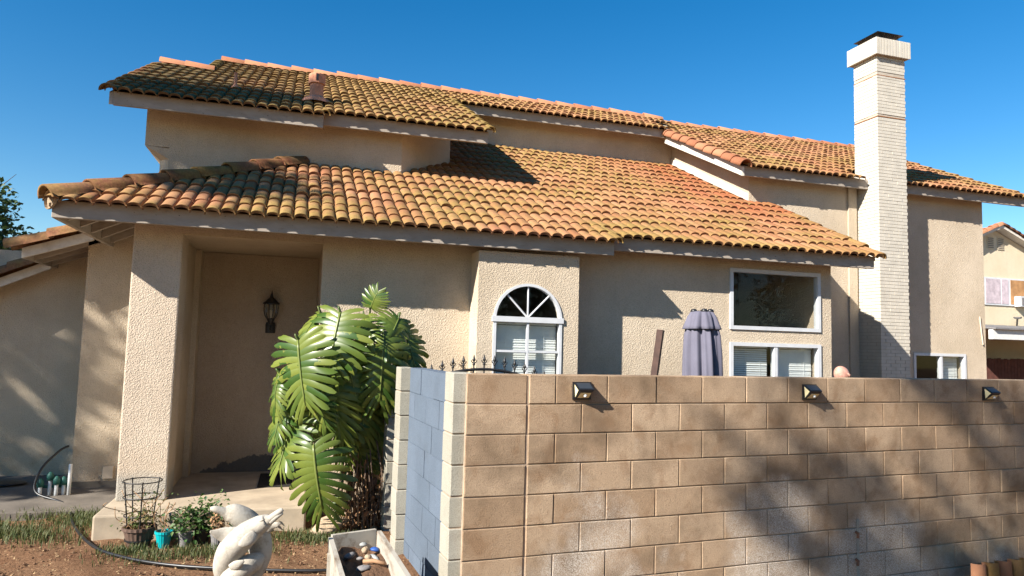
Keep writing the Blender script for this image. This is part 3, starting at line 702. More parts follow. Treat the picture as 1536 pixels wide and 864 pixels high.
# ================================================================ BLOCK WALL (fence frame, turned 3.9 degrees)
TH = R(3.9); FO = np.array([1.52, 4.66])
def fw(u, v, z): return (FO[0]+u*math.cos(TH)-v*math.sin(TH), FO[1]+u*math.sin(TH)+v*math.cos(TH), z)
MF = Matrix.Translation((FO[0], FO[1], 0)) @ Matrix.Rotation(TH, 4, 'Z')
ZT, CH, BL, JT = 1.556, .2045, .4075, .0075
def block_mesh(L, D, H, rough=.0006, name='block'):
    mb = MB(); b = .004
    nx = 5
    xs = np.array([-L/2, -L/2+.004, 0, L/2-.004, L/2]); zs = np.array([-H/2, -H/2+.004, H/2-.004, H/2])
    for z in zs:
        for x in xs:
            edge = (abs(x) > L/2-1e-6) or (abs(z) > H/2-1e-6)
            mb.v.append((x*(1 if not edge else 1-.0), (b if edge else 0)+random.gauss(0, rough), z))
    for j in range(3):
        for i in range(nx-1): mb.f.append((j*nx+i, j*nx+i+1, (j+1)*nx+i+1, (j+1)*nx+i))
    o = len(mb.v)
    mb.v += [(-L/2, D, -H/2), (L/2, D, -H/2), (L/2, D, H/2), (-L/2, D, H/2)]
    bot = list(range(nx)); top = [3*nx+i for i in range(nx)]; le = [j*nx for j in range(4)]; ri = [j*nx+nx-1 for j in range(4)]
    mb.f += [(*bot[::-1], o, o+1), (*top, o+2, o+3), (*le, o+3, o), (*ri[::-1], o+1, o+2), (o+1, o, o+3, o+2)]
    return mb.mesh(name)
fence = root('block_wall', 'long tan concrete block wall in front of the house', 'wall', (FO[0], FO[1], 0), TH)
mb = MB(); mb.box((-.405, .012, -.3), (5.9, .17, ZT-.012)); mb.build('mortar', MORTAR, fence)
full = []
for k in range(5):
    me = block_mesh(BL-JT, .18, CH-JT); me.materials.append(BLOCK); full.append(me)
def fblock(u0, u1, zc, mat=BLOCK, parent=fence, d=0):
    L = u1-u0-JT
    if abs(L-(BL-JT)) < .004: me = random.choice(full)
    else:
        me = block_mesh(L, .18, CH-JT); me.materials.append(mat)
    place('block', me, mat, parent, Matrix.Translation(((u0+u1)/2, d+random.gauss(0, .0015), zc)) @ Matrix.Rotation(random.gauss(0, .004), 4, 'Y'))
for r in range(9):
    zc = ZT-CH*(r+.5)
    fblock(-.408, .030, zc, d=.006)                  # stacked column next to the pillar
    u = .040; first = BL/2 if r % 2 == 0 else BL
    fblock(u, u+first, zc); u += first
    while u < 5.7:
        fblock(u, u+BL, zc); u += BL
# small iron stubs and a mortar streak low on the wall
st = MB(); 
for y in (797, 838):
    d = ray(1287, y); t = (FO@np.array([-math.sin(TH), math.cos(TH)]))/(d[:2]@np.array([-math.sin(TH), math.cos(TH)])); p = CAM+d*t
    st.tube([tuple(p+np.array([-.02, .02, .0])), tuple(p+np.array([-.025, -.03, -.01])), tuple(p+np.array([-.04, -.04, -.04]))], .012, 6)
st.build('rebar_stub', RUSTP, None); o = bpy.data.objects['rebar_stub']; o.parent = fence; o.matrix_parent_inverse = MF.inverted()
mb = MB(); mb.box((2.985, -.004, -.1), (3.01, .0, .40)); mb.build('mortar_streak', BLOCKP, fence)

def pillar(name, label, u0, u1, v0, v1, top, mat, rows=8):
    p = fw((u0+u1)/2, (v0+v1)/2, 0); r_ = root(name, label, 'pillar', p, TH)
    W, D = u1-u0, v1-v0
    mb = MB(); mb.box((-W/2+.008, -D/2+.008, -.2), (W/2-.008, D/2-.008, top-.01)); mb.build('mortar', MORTAR, r_)
    b = MB(); b.box((-W/2, -D/2, -(CH-.008)/2), (W/2, D/2, (CH-.008)/2)); me = b.mesh('block'); me.materials.append(mat)
    for i in range(rows):
        o = place('block', me, mat, r_, Matrix.Translation((random.gauss(0, .002), random.gauss(0, .002), top-CH*(i+.5))) @ Matrix.Rotation(random.gauss(0, .006), 4, 'Z'))
        bv = o.modifiers.new('bevel', 'BEVEL'); bv.width = .005
    return r_
def uv_of(x, y, Y):
    p = onY(x, y, Y); d = np.array([p[0]-FO[0], p[1]-FO[1]]); return d[0]*math.cos(TH)+d[1]*math.sin(TH), -d[0]*math.sin(TH)+d[1]*math.cos(TH)
ua, va = uv_of(680.5, 560, 4.66); ub, _ = uv_of(710, 560, 4.66)
pillar('block_pillar', 'grey block pillar at the end of the tan block wall', ua, ub, va, va+.21, 1.562, BLOCKP, 9)
uc, vc = uv_of(602, 551, 6.03); ud, _ = uv_of(620.5, 551, 6.03)
pillar('block_pillar', 'grey block pillar joining the blue-painted wall to the iron gate', uc, ud, vc, vc+.20, 1.545, BLOCKP, 9)
ue, ve = uv_of(583, 600, 6.75); uf, _ = uv_of(598, 600, 6.75)
pillar('block_pillar', 'short grey block pillar standing behind the rusty upright', ue, uf, ve, ve+.2, 1.25, BLOCKP, 7)
p = onY(597.5, 700, 6.45); mb = MB(); mb.box((p[0]-.015, p[1], 0), (p[0]+.015, p[1]+.03, 1.18))
tag(mb.build('rusty_upright', RUSTP), 'thin rusty iron upright between two grey block pillars', 'post')
# blue-painted return wall
def blue():
    v0, v1 = va+.212, vc-.002; u = ua+.02; L = v1-v0
    r_ = root('painted_block_wall', 'short blue-grey painted block wall running back between two pillars', 'wall', fw(u, (v0+v1)/2, 0), TH)
    mb = MB(); mb.box((.006, -L/2, -.2), (.14, L/2, ZT-.02)); mb.build('mortar', BLOCKB, r_)
    b = MB(); bl = L/3; b.box((0, -bl/2+.003, -CH/2+.003), (.12, bl/2-.003, CH/2-.003)); me = b.mesh('block'); me.materials.append(BLOCKB)
    h = MB(); h.box((0, -bl/4+.003, -CH/2+.003), (.12, bl/4-.003, CH/2-.003)); mh = h.mesh('block'); mh.materials.append(BLOCKB)
    for i in range(9):
        zc = ZT-.012-CH*(i+.5)
        if i % 2 == 0: items = [(-L/2+bl*(k+.5), me) for k in range(3)]
        else: items = [(-L/2+bl/4, mh), (-L/2+bl, me), (-L/2+2*bl, me), (L/2-bl/4, mh)]
        for y, m_ in items: place('block', m_, BLOCKB, r_, Matrix.Translation((random.gauss(0, .002), y, zc)))
blue()
# solar lamps
def solar(u, z, lab):
    r_ = root('solar_light', lab, 'solar light', fw(u, 0, z), TH, 'solar lights along the block wall')
    w2, h2 = .071, .062
    mb = MB(); mb.box((-w2, -.012, -h2), (w2, .004, h2)); b = mb.build('back_plate', BLACKP, r_)
    # wedge body
    A = [(-w2+.006, -.013, .058), (w2-.006, -.013, .058), (w2-.010, -.085, .012), (-w2+.010, -.085, .012), (-w2+.014, -.013, -.055), (w2-.014, -.013, -.055), (w2-.025, -.08, -.004), (-w2+.025, -.08, -.004)]
    mb = MB(); mb.add(A, [(0, 1, 2, 3), (3, 2, 6, 7), (7, 6, 5, 4), (0, 3, 7, 4), (1, 5, 6, 2), (0, 4, 5, 1)]); mb.build('housing', BLACKP, r_)
    mb = MB(); mb.quad((-w2+.018, -.0215, .0555), (w2-.018, -.0215, .0555), (w2-.02, -.078, .0195), (-w2+.02, -.078, .0195)); mb.build('solar_panel', SOLAR, r_)
    mb = MB(); mb.quad((-w2+.030, -.0765, -.010), (w2-.030, -.0765, -.010), (w2-.026, -.026, -.049), (-w2+.026, -.026, -.049)); mb.build('lamp_lens', LENS, r_)
    mb = MB(); mb.add([(-w2+.0075, -.02, .045), (-w2+.0100, -.076, .008), (-w2+.0135, -.022, -.044)], [(0, 1, 2)]); mb.build('side_lens', LENS, r_)
    mb = MB(); mb.lathe([(.001, .014), (.008, .012), (.012, .004), (.012, 0)], (0, 0, 0), 10); o = mb.build('motion_sensor', PVC, r_, True); o.matrix_local = Matrix.Translation((.0, -.060, -.030)) @ Matrix.Rotation(R(125), 4, 'X')
solar(.441, 1.445, 'black solar wall light on the block wall, next to the iron gate spikes')
solar(2.494, 1.439, 'black solar wall light on the block wall below the big window')
solar(4.58, 1.428, 'black solar wall light on the block wall, past the chimney')
# iron gate with arched top and spear finials
def gate():
    Y = 6.05
    r_ = root('iron_gate', 'black iron gate with arched top and spear finials behind the wall', 'gate', (0, 0, 0))
    xs = [1.135+.0935*i for i in range(12)]
    top = lambda x: 1.612-.42*(x-1.60)**2
    mb = MB(); mb.tube([(x, Y, top(x)-.075) for x in np.linspace(1.03, 2.22, 16)], .014, 6); mb.build('top_rail', IRON, r_)
    mb = MB(); mb.tube([(1.03, Y, .18), (2.22, Y, .18)], .014, 6); mb.build('bottom_rail', IRON, r_)
    for x in (1.03, 2.22):
        mb = MB(); mb.tube([(x, Y, .05), (x, Y, top(x)-.07)], .018, 6); mb.build('stile', IRON, r_)
    b = MB(); b.tube([(0, 0, -1.4), (0, 0, 0)], .007, 6); mp = b.mesh('picket'); mp.materials.append(IRON)
    f = MB(); f.lathe([(.007, -.02), (.013, -.012), (.013, -.004), (.006, .0), (.006, .012), (.016, .026), (.012, .04), (.001, .075)], (0, 0, 0), 8)
    for s_ in (-1, 1): f.tube([(0, 0, .0), (s_*.016, 0, .006), (s_*.025, 0, .022), (s_*.019, 0, .028)], [.005, .005, .004, .002], 5)
    mf = f.mesh('finial', True); mf.materials.append(IRON)
    for x in xs:
        p_ = place('picket', mp, IRON, r_, Matrix.Translation((x, Y, top(x)-.02))); place('finial', mf, IRON, p_)
gate()

# ================================================================ THINGS ON AND ROUND THE HOUSE
def lantern():
    r_ = root('wall_lantern', 'black wall lantern with glass cage on the porch recess wall', 'lantern', (-.285, 8.92, 1.83))
    c = (0, -.11, 0)
    mb = MB(); mb.lathe([(.001, 0), (.055, .002), (.058, .10), (.05, .13), (.001, .135)], (0, -.01, -.01), 12, wob=lambda q, z: 1); b = mb.build('back_plate', IRON, r_); b.scale = (1, .4, 1)
    mb = MB(); mb.tube(spline([(0, -.02, .06), (0, -.07, .03), (0, -.115, .06), (0, -.11, .11)], 6), .012, 8); mb.build('arm', IRON, r_)
    mb = MB(); mb.lathe([(.001, .09), (.02, .095), (.03, .125), (.045, .15), (.05, .165), (.001, .166)], c, 14); mb.build('cup', IRON, r_, True)
    mb = MB(); mb.lathe([(.045, .168), (.066, .20), (.077, .245), (.079, .29), (.074, .335)], c, 16); mb.build('glass', GLASS, r_, True)
    for k in range(6):
        q = math.pi/3*k+.3; mb = MB(); mb.tube([(c[0]+r*math.cos(q), c[1]+r*math.sin(q), z) for r, z in ((.048, .165), (.069, .20), (.080, .245), (.082, .29), (.077, .337))], .005, 5); mb.build('bar', IRON, r_)
    mb = MB(); mb.lathe([(.096, .332), (.098, .345), (.075, .36), (.05, .385), (.03, .405), (.022, .41), (.018, .43), (.010, .455), (.008, .465), (.001, .50)], c, 16); mb.build('roof', IRON, r_, True)
    mb = MB(); mb.lathe([(.001, .17), (.016, .172), (.016, .26), (.001, .265)], c, 8); mb.build('candle_sleeve', CREAM, r_)
lantern()
mb = MB(); mb.box((-.30, 7.95, .204), (.05, 8.72, .214)); tag(mb.build('doormat', MAT), 'black doormat on the porch slab', 'doormat')

def umbrella():
    r_ = root('patio_umbrella', 'folded lavender-grey patio umbrella standing behind the block wall', 'umbrella', (3.94, 6.3, 0)); r_.scale = (.86, .86, 1)
    def wob(q, z): return .92+.30*abs(math.cos(4*q+z*.5+.3*math.sin(3*z)))-.10+.07*math.cos(17*q+2+z*4)
    mb = MB(); mb.lathe([(.03, 2.12), (.10, 2.105), (.16, 2.03), (.19, 1.9), (.205, 1.7), (.21, 1.45), (.19, 1.2), (.15, 1.0), (.08, .92)], (0, 0, 0), 108, wob); mb.build('canopy', LAV, r_, True)
    def wob2(q, z): return .90+(.10+1.0*(2.13-z))*abs(math.cos(4*q+.7))+.05*math.cos(13*q)+.04*math.sin(2*q)
    mb = MB(); mb.lathe([(.05, 2.15), (.135, 2.135), (.165, 2.09), (.19, 2.0), (.20, 1.965)], (0, 0, 0), 96, wob2)
    sk = mb.build('vent_skirt', LAV, r_, True); sk.modifiers.new('t', 'SOLIDIFY').thickness = .004
    mb = MB(); mb.tube([(0, 0, .02), (0, 0, 2.16)], .02, 10); mb.build('pole', BROWNW, r_)
    for q in (2.6, 4.4, 5.6):
        mb = MB(); mb.lathe([(.001, .03), (.03, .022), (.042, .0), (.03, -.01)], (.095*math.cos(q), .095*math.sin(q), 2.145), 10); mb.build('rib_cap', BLACKP, r_, True)
    mb = MB(); mb.lathe([(.001, .09), (.05, .09), (.22, .05), (.25, .0)], (0, 0, 0), 20); mb.build('base', CONC, r_, True)
umbrella()
a, b = onY(982, 560, 6.6), onY(991, 495, 6.6); d = (b-a)/np.linalg.norm(b-a); foot = a-d*(a[2]/d[2])
mb = MB(); mb.tube([tuple(foot), tuple(b)], .045, 4); tag(mb.build('brown_post', BROWNW), 'dark brown square post leaning beside the folded umbrella', 'post')

def person():
    x, y = float(onY(1264, 549, 6.95)[0])+.03, 6.95
    r_ = root('person', 'bald person in a dark shirt stooping behind the block wall', 'person', (x, y, .0))
    def skin(name, pts, edges, rad, mat, parent, sub=2):
        me = bpy.data.meshes.new(name); me.from_pydata(pts, edges, []); o = place(name, me, mat, parent)
        md = o.modifiers.new('skin', 'SKIN')
        for i, q in enumerate(rad): me.skin_vertices[0].data[i].radius = q if hasattr(q, '__len__') else (q, q)
        me.skin_vertices[0].data[0].use_root = True
        o.modifiers.new('sub', 'SUBSURF').levels = sub; o.modifiers['sub'].render_levels = sub; 
        for p_ in me.polygons: p_.use_smooth = True
        md.use_smooth_shade = True
        return o
    pts = [(.24, 0, .93), (.25, 0, 1.12), (.22, 0, 1.29), (.15, 0, 1.39), (.03, 0, 1.43),
           (.26, .10, .88), (.20, .12, .50), (.26, .12, .10), (.14, .12, .06),
           (.26, -.10, .88), (.18, -.12, .50), (.24, -.12, .10), (.12, -.12, .06),
           (.10, .19, 1.33), (.02, .24, 1.06), (-.12, .16, .90), (.10, -.19, 1.33), (.02, -.24, 1.06), (-.12, -.16, .90)]
    ed = [(0,1),(1,2),(2,3),(3,4),(0,5),(5,6),(6,7),(7,8),(0,9),(9,10),(10,11),(11,12),(3,13),(13,14),(14,15),(3,16),(16,17),(17,18)]
    rad = [(.13,.13),(.13,.12),(.15,.12),(.12,.10),(.055,.055),.095,.065,.045,.04,.095,.065,.045,.04,.06,.045,.035,.06,.045,.035]
    skin('body', pts, ed, rad, SHIRT, r_)
    # head, nodding forward towards -X
    hc = Vector((-.04, 0, 1.505)); mb = MB()
    prof = []
    n, mrow = 20, 16
    Rh = Matrix.Rotation(R(-38), 4, 'Y')
    for j in range(mrow+1):
        t = math.pi*j/mrow
        for k in range(n):
            q = 2*math.pi*k/n
            v = Vector((math.sin(t)*math.cos(q)*.094, math.sin(t)*math.sin(q)*.078, math.cos(t)*.115))
            if v.z < 0: v.x *= .92; v.y *= 1+v.z*1.6
            if v.x < -.07 and abs(v.y) < .02 and -.05 < v.z < .0: v.x -= .022*(1-abs(v.y)/.02)     # nose
            if v.x < -.06 and .015 < abs(v.y) < .05 and -.005 < v.z < .02: v.x += .010              # eye sockets
            mb.v.append(tuple(hc+Rh @ v))
    for j in range(mrow):
        for k in range(n): mb.f.append((j*n+k, (j+1)*n+k, (j+1)*n+(k+1)%n, j*n+(k+1)%n))
    hd = mb.build('head', SKIN, r_, True)
    for s_ in (-1, 1):
        mb = MB(); c_ = hc+Rh @ Vector((.012, s_*.078, -.01)); mb.tube([c_+Rh @ Vector((0, 0, -.03)), c_+Rh @ Vector((.012, s_*.012, 0)), c_+Rh @ Vector((.006, s_*.008, .03))], [.008, .014, .008], 7); mb.build('ear', SKIN, hd, True)
        for f_ in range(5):
            base = Vector((-.13-.006*f_, s_*(.16-.035+.018*f_), .87)); pp = [base, base+Vector((-.02, 0, -.04)), base+Vector((-.015, -s_*.004, -.075+.006*abs(f_-2))), base+Vector((.005, -s_*.006, -.095+.008*abs(f_-2)))]
            if f_ == 4: pp = [Vector((-.115, s_*.13, .885)), Vector((-.15, s_*.105, .86)), Vector((-.16, s_*.10, .83)), Vector((-.158, s_*.10, .815))]
            mb = MB(); mb.tube(pp, [.010, .009, .0085, .006], 7); mb.build('finger', SKIN, r_, True)
person()

# ---------------------------------------------------------------- monstera
def leaf_mesh(L=.5, W=.44, lobes=9, droop=.22, curl=.12, seed=0):
    rn = random.Random(seed); mb = MB()
    for s_ in (-1, 1):
        for i in range(lobes):
            tm = (i+.5)/lobes; fl = rn.uniform(.90, 1.08)
            rows = [0, .22, .42, .56, .72, .88, 1.0]; wid = [1.0, 1.0, .94, .74, .74, .62, .22]
            sag = rn.uniform(.6, 1.5); tw = rn.uniform(-.025, .025)
            for j, (r_, wf) in enumerate(zip(rows, wid)):
                for e in (-1, 0, 1):
                    t_ = tm+e*.5/lobes*wf
                    out = W*.54*(1-.55*max(0, t_-.25)**1.3)*(.80+.2*max(0, min(1, t_*5)))*(fl if r_ > .5 else 1)
                    an = R(136-112*t_); rr = r_*(1 if e == 0 else .985)
                    px, py = math.sin(an)*out*rr, t_*L+math.cos(an)*out*rr+.20*rr*rr*out
                    z = -droop*sag*(px*px)/(W*.5)-curl*(py/L)**2*L + (.004 if e == 0 else -.002)*(1 if r_ > .1 else 0) + .08*abs(px)*(1-r_) + tw*e*r_*r_
                    mb.v.append((s_*px, py, z))
            nr = len(rows); o = len(mb.v)-3*nr
            for j in range(nr-1):
                for e in range(2):
                    f = (o+j*3+e, o+j*3+e+1, o+(j+1)*3+e+1, o+(j+1)*3+e)
                    mb.f.append(f if s_ < 0 else f[::-1])
    me = mb.mesh('leaf', True); me.materials.append(LEAF)
    rb = MB(); rb.tube([(0, t*L, -curl*t*t*L+.006) for t in np.linspace(-.02, 1, 8)], [(.008, .005)]*4+[(.006, .004)]*3+[(.002, .002)], 6); rm = rb.mesh('midrib', True); rm.materials.append(RIB)
    return me, rm
def monstera():
    r_ = root('monstera', 'large split-leaf monstera plant growing beside the porch slab', 'plant', (.72, 7.0, 0))
    inv = Matrix.Translation((-.72, -7.0, 0))
    base = np.array([.74, 7.0, .15])
    variants = [leaf_mesh(.5, .47, 12, .25+.08*k, .10+.06*k, k) for k in range(5)]
    # (attach px, tip px, Y at attach, Y at tip, width scale, twist about rib in degrees)
    spec = [((447, 512), (452, 607), 6.62, 6.50, 1.25, 28), ((510, 470), (489, 552), 6.68, 6.50, 1.30, 12), ((575, 505), (572, 598), 6.66, 6.52, 1.02, -18),
            ((546, 478), (550, 500), 6.85, 6.60, 1.0, 20), ((556, 462), (562, 440), 6.85, 6.75, 1.9, -10), ((598, 478), (580, 520), 6.80, 6.6, 1.1, -30), ((604, 490), (628, 552), 6.95, 6.8, .95, -35),
            ((497, 548), (500, 645), 6.74, 6.58, 1.0, 10), ((540, 560), (548, 650), 6.80, 6.66, 1.0, -15), ((470, 668), (476, 766), 6.52, 6.38, 1.12, 4),
            ((446, 618), (412, 700), 6.86, 6.72, 1.15, 45), ((430, 600), (405, 655), 6.9, 6.78, 1.1, 40), ((507, 742), (505, 768), 6.72, 6.62, 1.1, 0),
            ((480, 600), (470, 655), 6.95, 6.86, 1.0, 20), ((520, 500), (530, 590), 7.0, 6.9, 1.0, -5), ((565, 560), (590, 640), 7.0, 6.88, .8, -25), ((480, 470), (452, 500), 6.95, 6.8, 1.1, 40),
            ((590, 480), (607, 540), 7.05, 6.95, .9, -30), ((498, 590), (520, 660), 6.7, 6.6, .75, -20), ((455, 560), (440, 640), 6.85, 6.75, 1.0, 35), ((535, 590), (515, 668), 6.85, 6.78, .8, 15), ((560, 600), (575, 680), 6.92, 6.85, .8, -20), ((530, 640), (545, 705), 6.9, 6.84, .8, 10), ((560, 530), (600, 600), 6.75, 6.62, .8, -30), ((520, 540), (540, 610), 6.68, 6.58, .8, -12), ((545, 640), (570, 715), 6.96, 6.9, .8, -8), ((470, 580), (485, 640), 6.66, 6.56, .9, 15), ((515, 610), (510, 690), 6.78, 6.7, .75, 8), ((420, 560), (402, 610), 6.8, 6.7, 1.0, 40), ((565, 650), (555, 720), 7.0, 6.95, .8, 0), ((620, 510), (612, 570), 7.0, 6.9, .8, -35)]
    for i, (pa, pt, ya, yt, ws, tw) in enumerate(spec):
        A = Vector(onY(*pa, ya)); T = Vector(onY(*pt, yt)); L = (T-A).length; y = (T-A).normalized()
        view = Vector((0, 0, 1.75))-A; view.z += 1.2; view.x -= 1.3
        z = (view-y*view.dot(y)).normalized(); z = Matrix.Rotation(R(tw), 3, y) @ z; x = y.cross(z)
        M_ = Matrix.Identity(4)
        for q in range(3): M_[q][0], M_[q][1], M_[q][2], M_[q][3] = x[q]*ws, y[q], z[q], A[q]
        M_ = M_ @ Matrix.Scale(L/.5, 4)
        me, rm = variants[i % 5]
        lf = place('leaf', me, LEAF, r_, inv @ M_); place('midrib', rm, RIB, lf)
        b = base+np.array([random.uniform(-.08, .1), random.uniform(-.05, .1), random.uniform(.1, .7)]); Av = np.array(A); mid = (b+Av)/2+np.array([0, .10, .22])
        mb = MB(); mb.tube(spline([tuple(b), tuple(mid), tuple(Av+np.array([0, .03, .03])), tuple(Av)], 6), [.014]*8+[.010]*11, 6); o = mb.build('petiole', PETI, r_, True); o.matrix_local = inv
    # trunk, dead petioles and aerial roots
    mb = MB(); mb.tube(spline([(.74, 7.0, -.02), (.72, 7.0, .25), (.80, 7.0, .5), (.74, 7.05, .85)], 5), [.075]*4+[.06]*6+[.045]*6, 9); o = mb.build('stem', BARK, r_, True); o.matrix_local = inv
    for k in range(70):
        x0 = random.uniform(.5, 1.0); mb_ = [(x0, 7.0+random.uniform(-.12, .1), random.uniform(.45, 1.15))]
        mb_.append((x0+random.uniform(-.12, .12), 6.95+random.uniform(-.14, .1), mb_[0][2]*.5)); mb_.append((mb_[1][0]+random.uniform(-.12, .12), 6.93+random.uniform(-.18, .08), random.uniform(0, .1)))
        mb = MB() if k % 10 == 0 else mb; mb.tube(spline(mb_, 5), random.uniform(.003, .008), 5)
        if k % 10 == 9: o = mb.build('dry_stalk', DRY if k % 20 == 9 else BARK, r_, True); o.matrix_local = inv
    mb = MB()
    for k in range(260):       # curled dead leaves round the stem
        c_ = Vector((random.gauss(.76, .11), random.gauss(6.98, .07), abs(random.gauss(.22, .24)))); a_ = Vector((random.gauss(0, 1), random.gauss(0, 1), random.gauss(0, 1.6))).normalized(); b_ = a_.orthogonal().normalized(); l_, w_ = random.uniform(.04, .11), random.uniform(.008, .02)
        cc = a_.cross(b_)*.3
        mb.add([c_-b_*w_, c_+b_*w_, c_+a_*l_*.5+b_*w_*1.3+cc*l_, c_+a_*l_*.5-b_*w_*1.3+cc*l_, c_+a_*l_], [(0, 1, 2, 3), (3, 2, 4)])
    o = mb.build('dead_leaves', DRY, r_); o.matrix_local = inv; tag(o, kind='stuff')
monstera()

# ---------------------------------------------------------------- dolphins
def dolphins():
    Y = 5.0; r_ = root('dolphin_statue', 'white cast stone statue of two leaping dolphins on the dirt', 'statue', (-.27, Y, 0)); inv = Matrix.Translation((.27, -Y, 0)); S = .00487
    def body(pts, depth, lab):
        P = [(onY(x, y, Y+dy), r*S) for x, y, r, dy in pts]; sp = spline([np.append(p, r) for p, r in P], 7)
        mb = MB(); mb.tube([q[:3] for q in sp], [(max(q[3], .004), max(q[3], .004)*.92) for q in sp], 16); o = mb.build('dolphin', STONEW, r_, True); o.matrix_local = inv; o['label'] = lab; return o
    def fin(par, pts, name='fin', flat=(0, 1, 0), thin=.35):
        P = [(onY(x, y, Y+dy), r*S) for x, y, r, dy in pts]; sp = spline([np.append(p, r) for p, r in P], 5)
        mb = MB(); mb.tube([q[:3] for q in sp], [(max(q[3], .002), max(q[3]*thin, .002)) for q in sp], 10, flat=flat); o = mb.build(name, STONEW, par, True); return o
    f = body([(424, 764, 2.6, -.16), (420, 767, 4.2, -.16), (412, 773, 5.0, -.155), (405, 778.5, 6.0, -.15), (401, 781, 9.5, -.14), (395, 784.5, 12, -.135), (384, 791, 14.5, -.12), (368, 803, 17.5, -.11), (350, 821, 19, -.09), (339, 841, 17, -.06), (336, 860, 13, -.02), (344, 880, 10, .02), (360, 900, 9, .05)], 0, 'nearer dolphin, beak raised to the right')
    fin(f, [(352, 806, 14, -.10), (336, 802, 10, -.10), (325, 800, 6, -.11), (315, 797, 1.2, -.12)], 'dorsal_fin', thin=.3)
    fin(f, [(383, 800, 5, -.19), (375, 808, 8, -.215), (364, 815, 5.5, -.225), (358, 818, 1.2, -.225)], 'flipper')
    fin(f, [(424.5, 769.5, 1.8, -.165), (416, 775, 2.8, -.17), (405, 784, 3.4, -.165)], 'lower_jaw', thin=.9)
    e_ = onY(393, 780, Y-.205); mb = MB(); mb.tube([tuple(e_+np.array([-.018, 0, -.008])), tuple(e_+np.array([0, -.006, 0])), tuple(e_+np.array([.018, 0, .006]))], [.002, .008, .002], 8); mb.build('eye', STONEW, f, True)
    b = body([(315.5, 763, 2.6, .03), (322, 763.5, 4.6, .03), (331, 766, 5.6, .04), (337, 768, 7.5, .05), (344, 769, 12, .06), (355, 772, 15, .07), (371, 783, 17.5, .09), (385, 803, 18.5, .10), (391, 826, 16.5, .09), (387, 849, 13, .06), (376, 869, 11, .02), (360, 890, 10, -.04)], 0, 'farther dolphin, beak pointing to the left')
    fin(b, [(396, 796, 8, .06), (408, 789, 5, .06), (416, 787, 3.6, .05), (421, 786, 1, .05)], 'flipper')
    fin(b, [(392, 836, 7, -.03), (382, 843, 12, -.08), (366, 852, 14.5, -.12), (346, 868, 13, -.12), (332, 884, 10, -.10)], 'tail', thin=.9)
    fin(f, [(346, 852, 5, -.16), (356, 847, 6, -.19), (366, 841, 1.5, -.20)], 'fluke')
    mb = MB(); mb.lathe([(.19, -.02), (.19, .05), (.165, .09), (.13, .14), (.10, .22), (.001, .26)], (0, 0, 0), 26, lambda q, z: 1+.10*math.sin(5*q+z*9)+.05*math.sin(9*q)); mb.build('base', STONEW, r_, True)
dolphins()

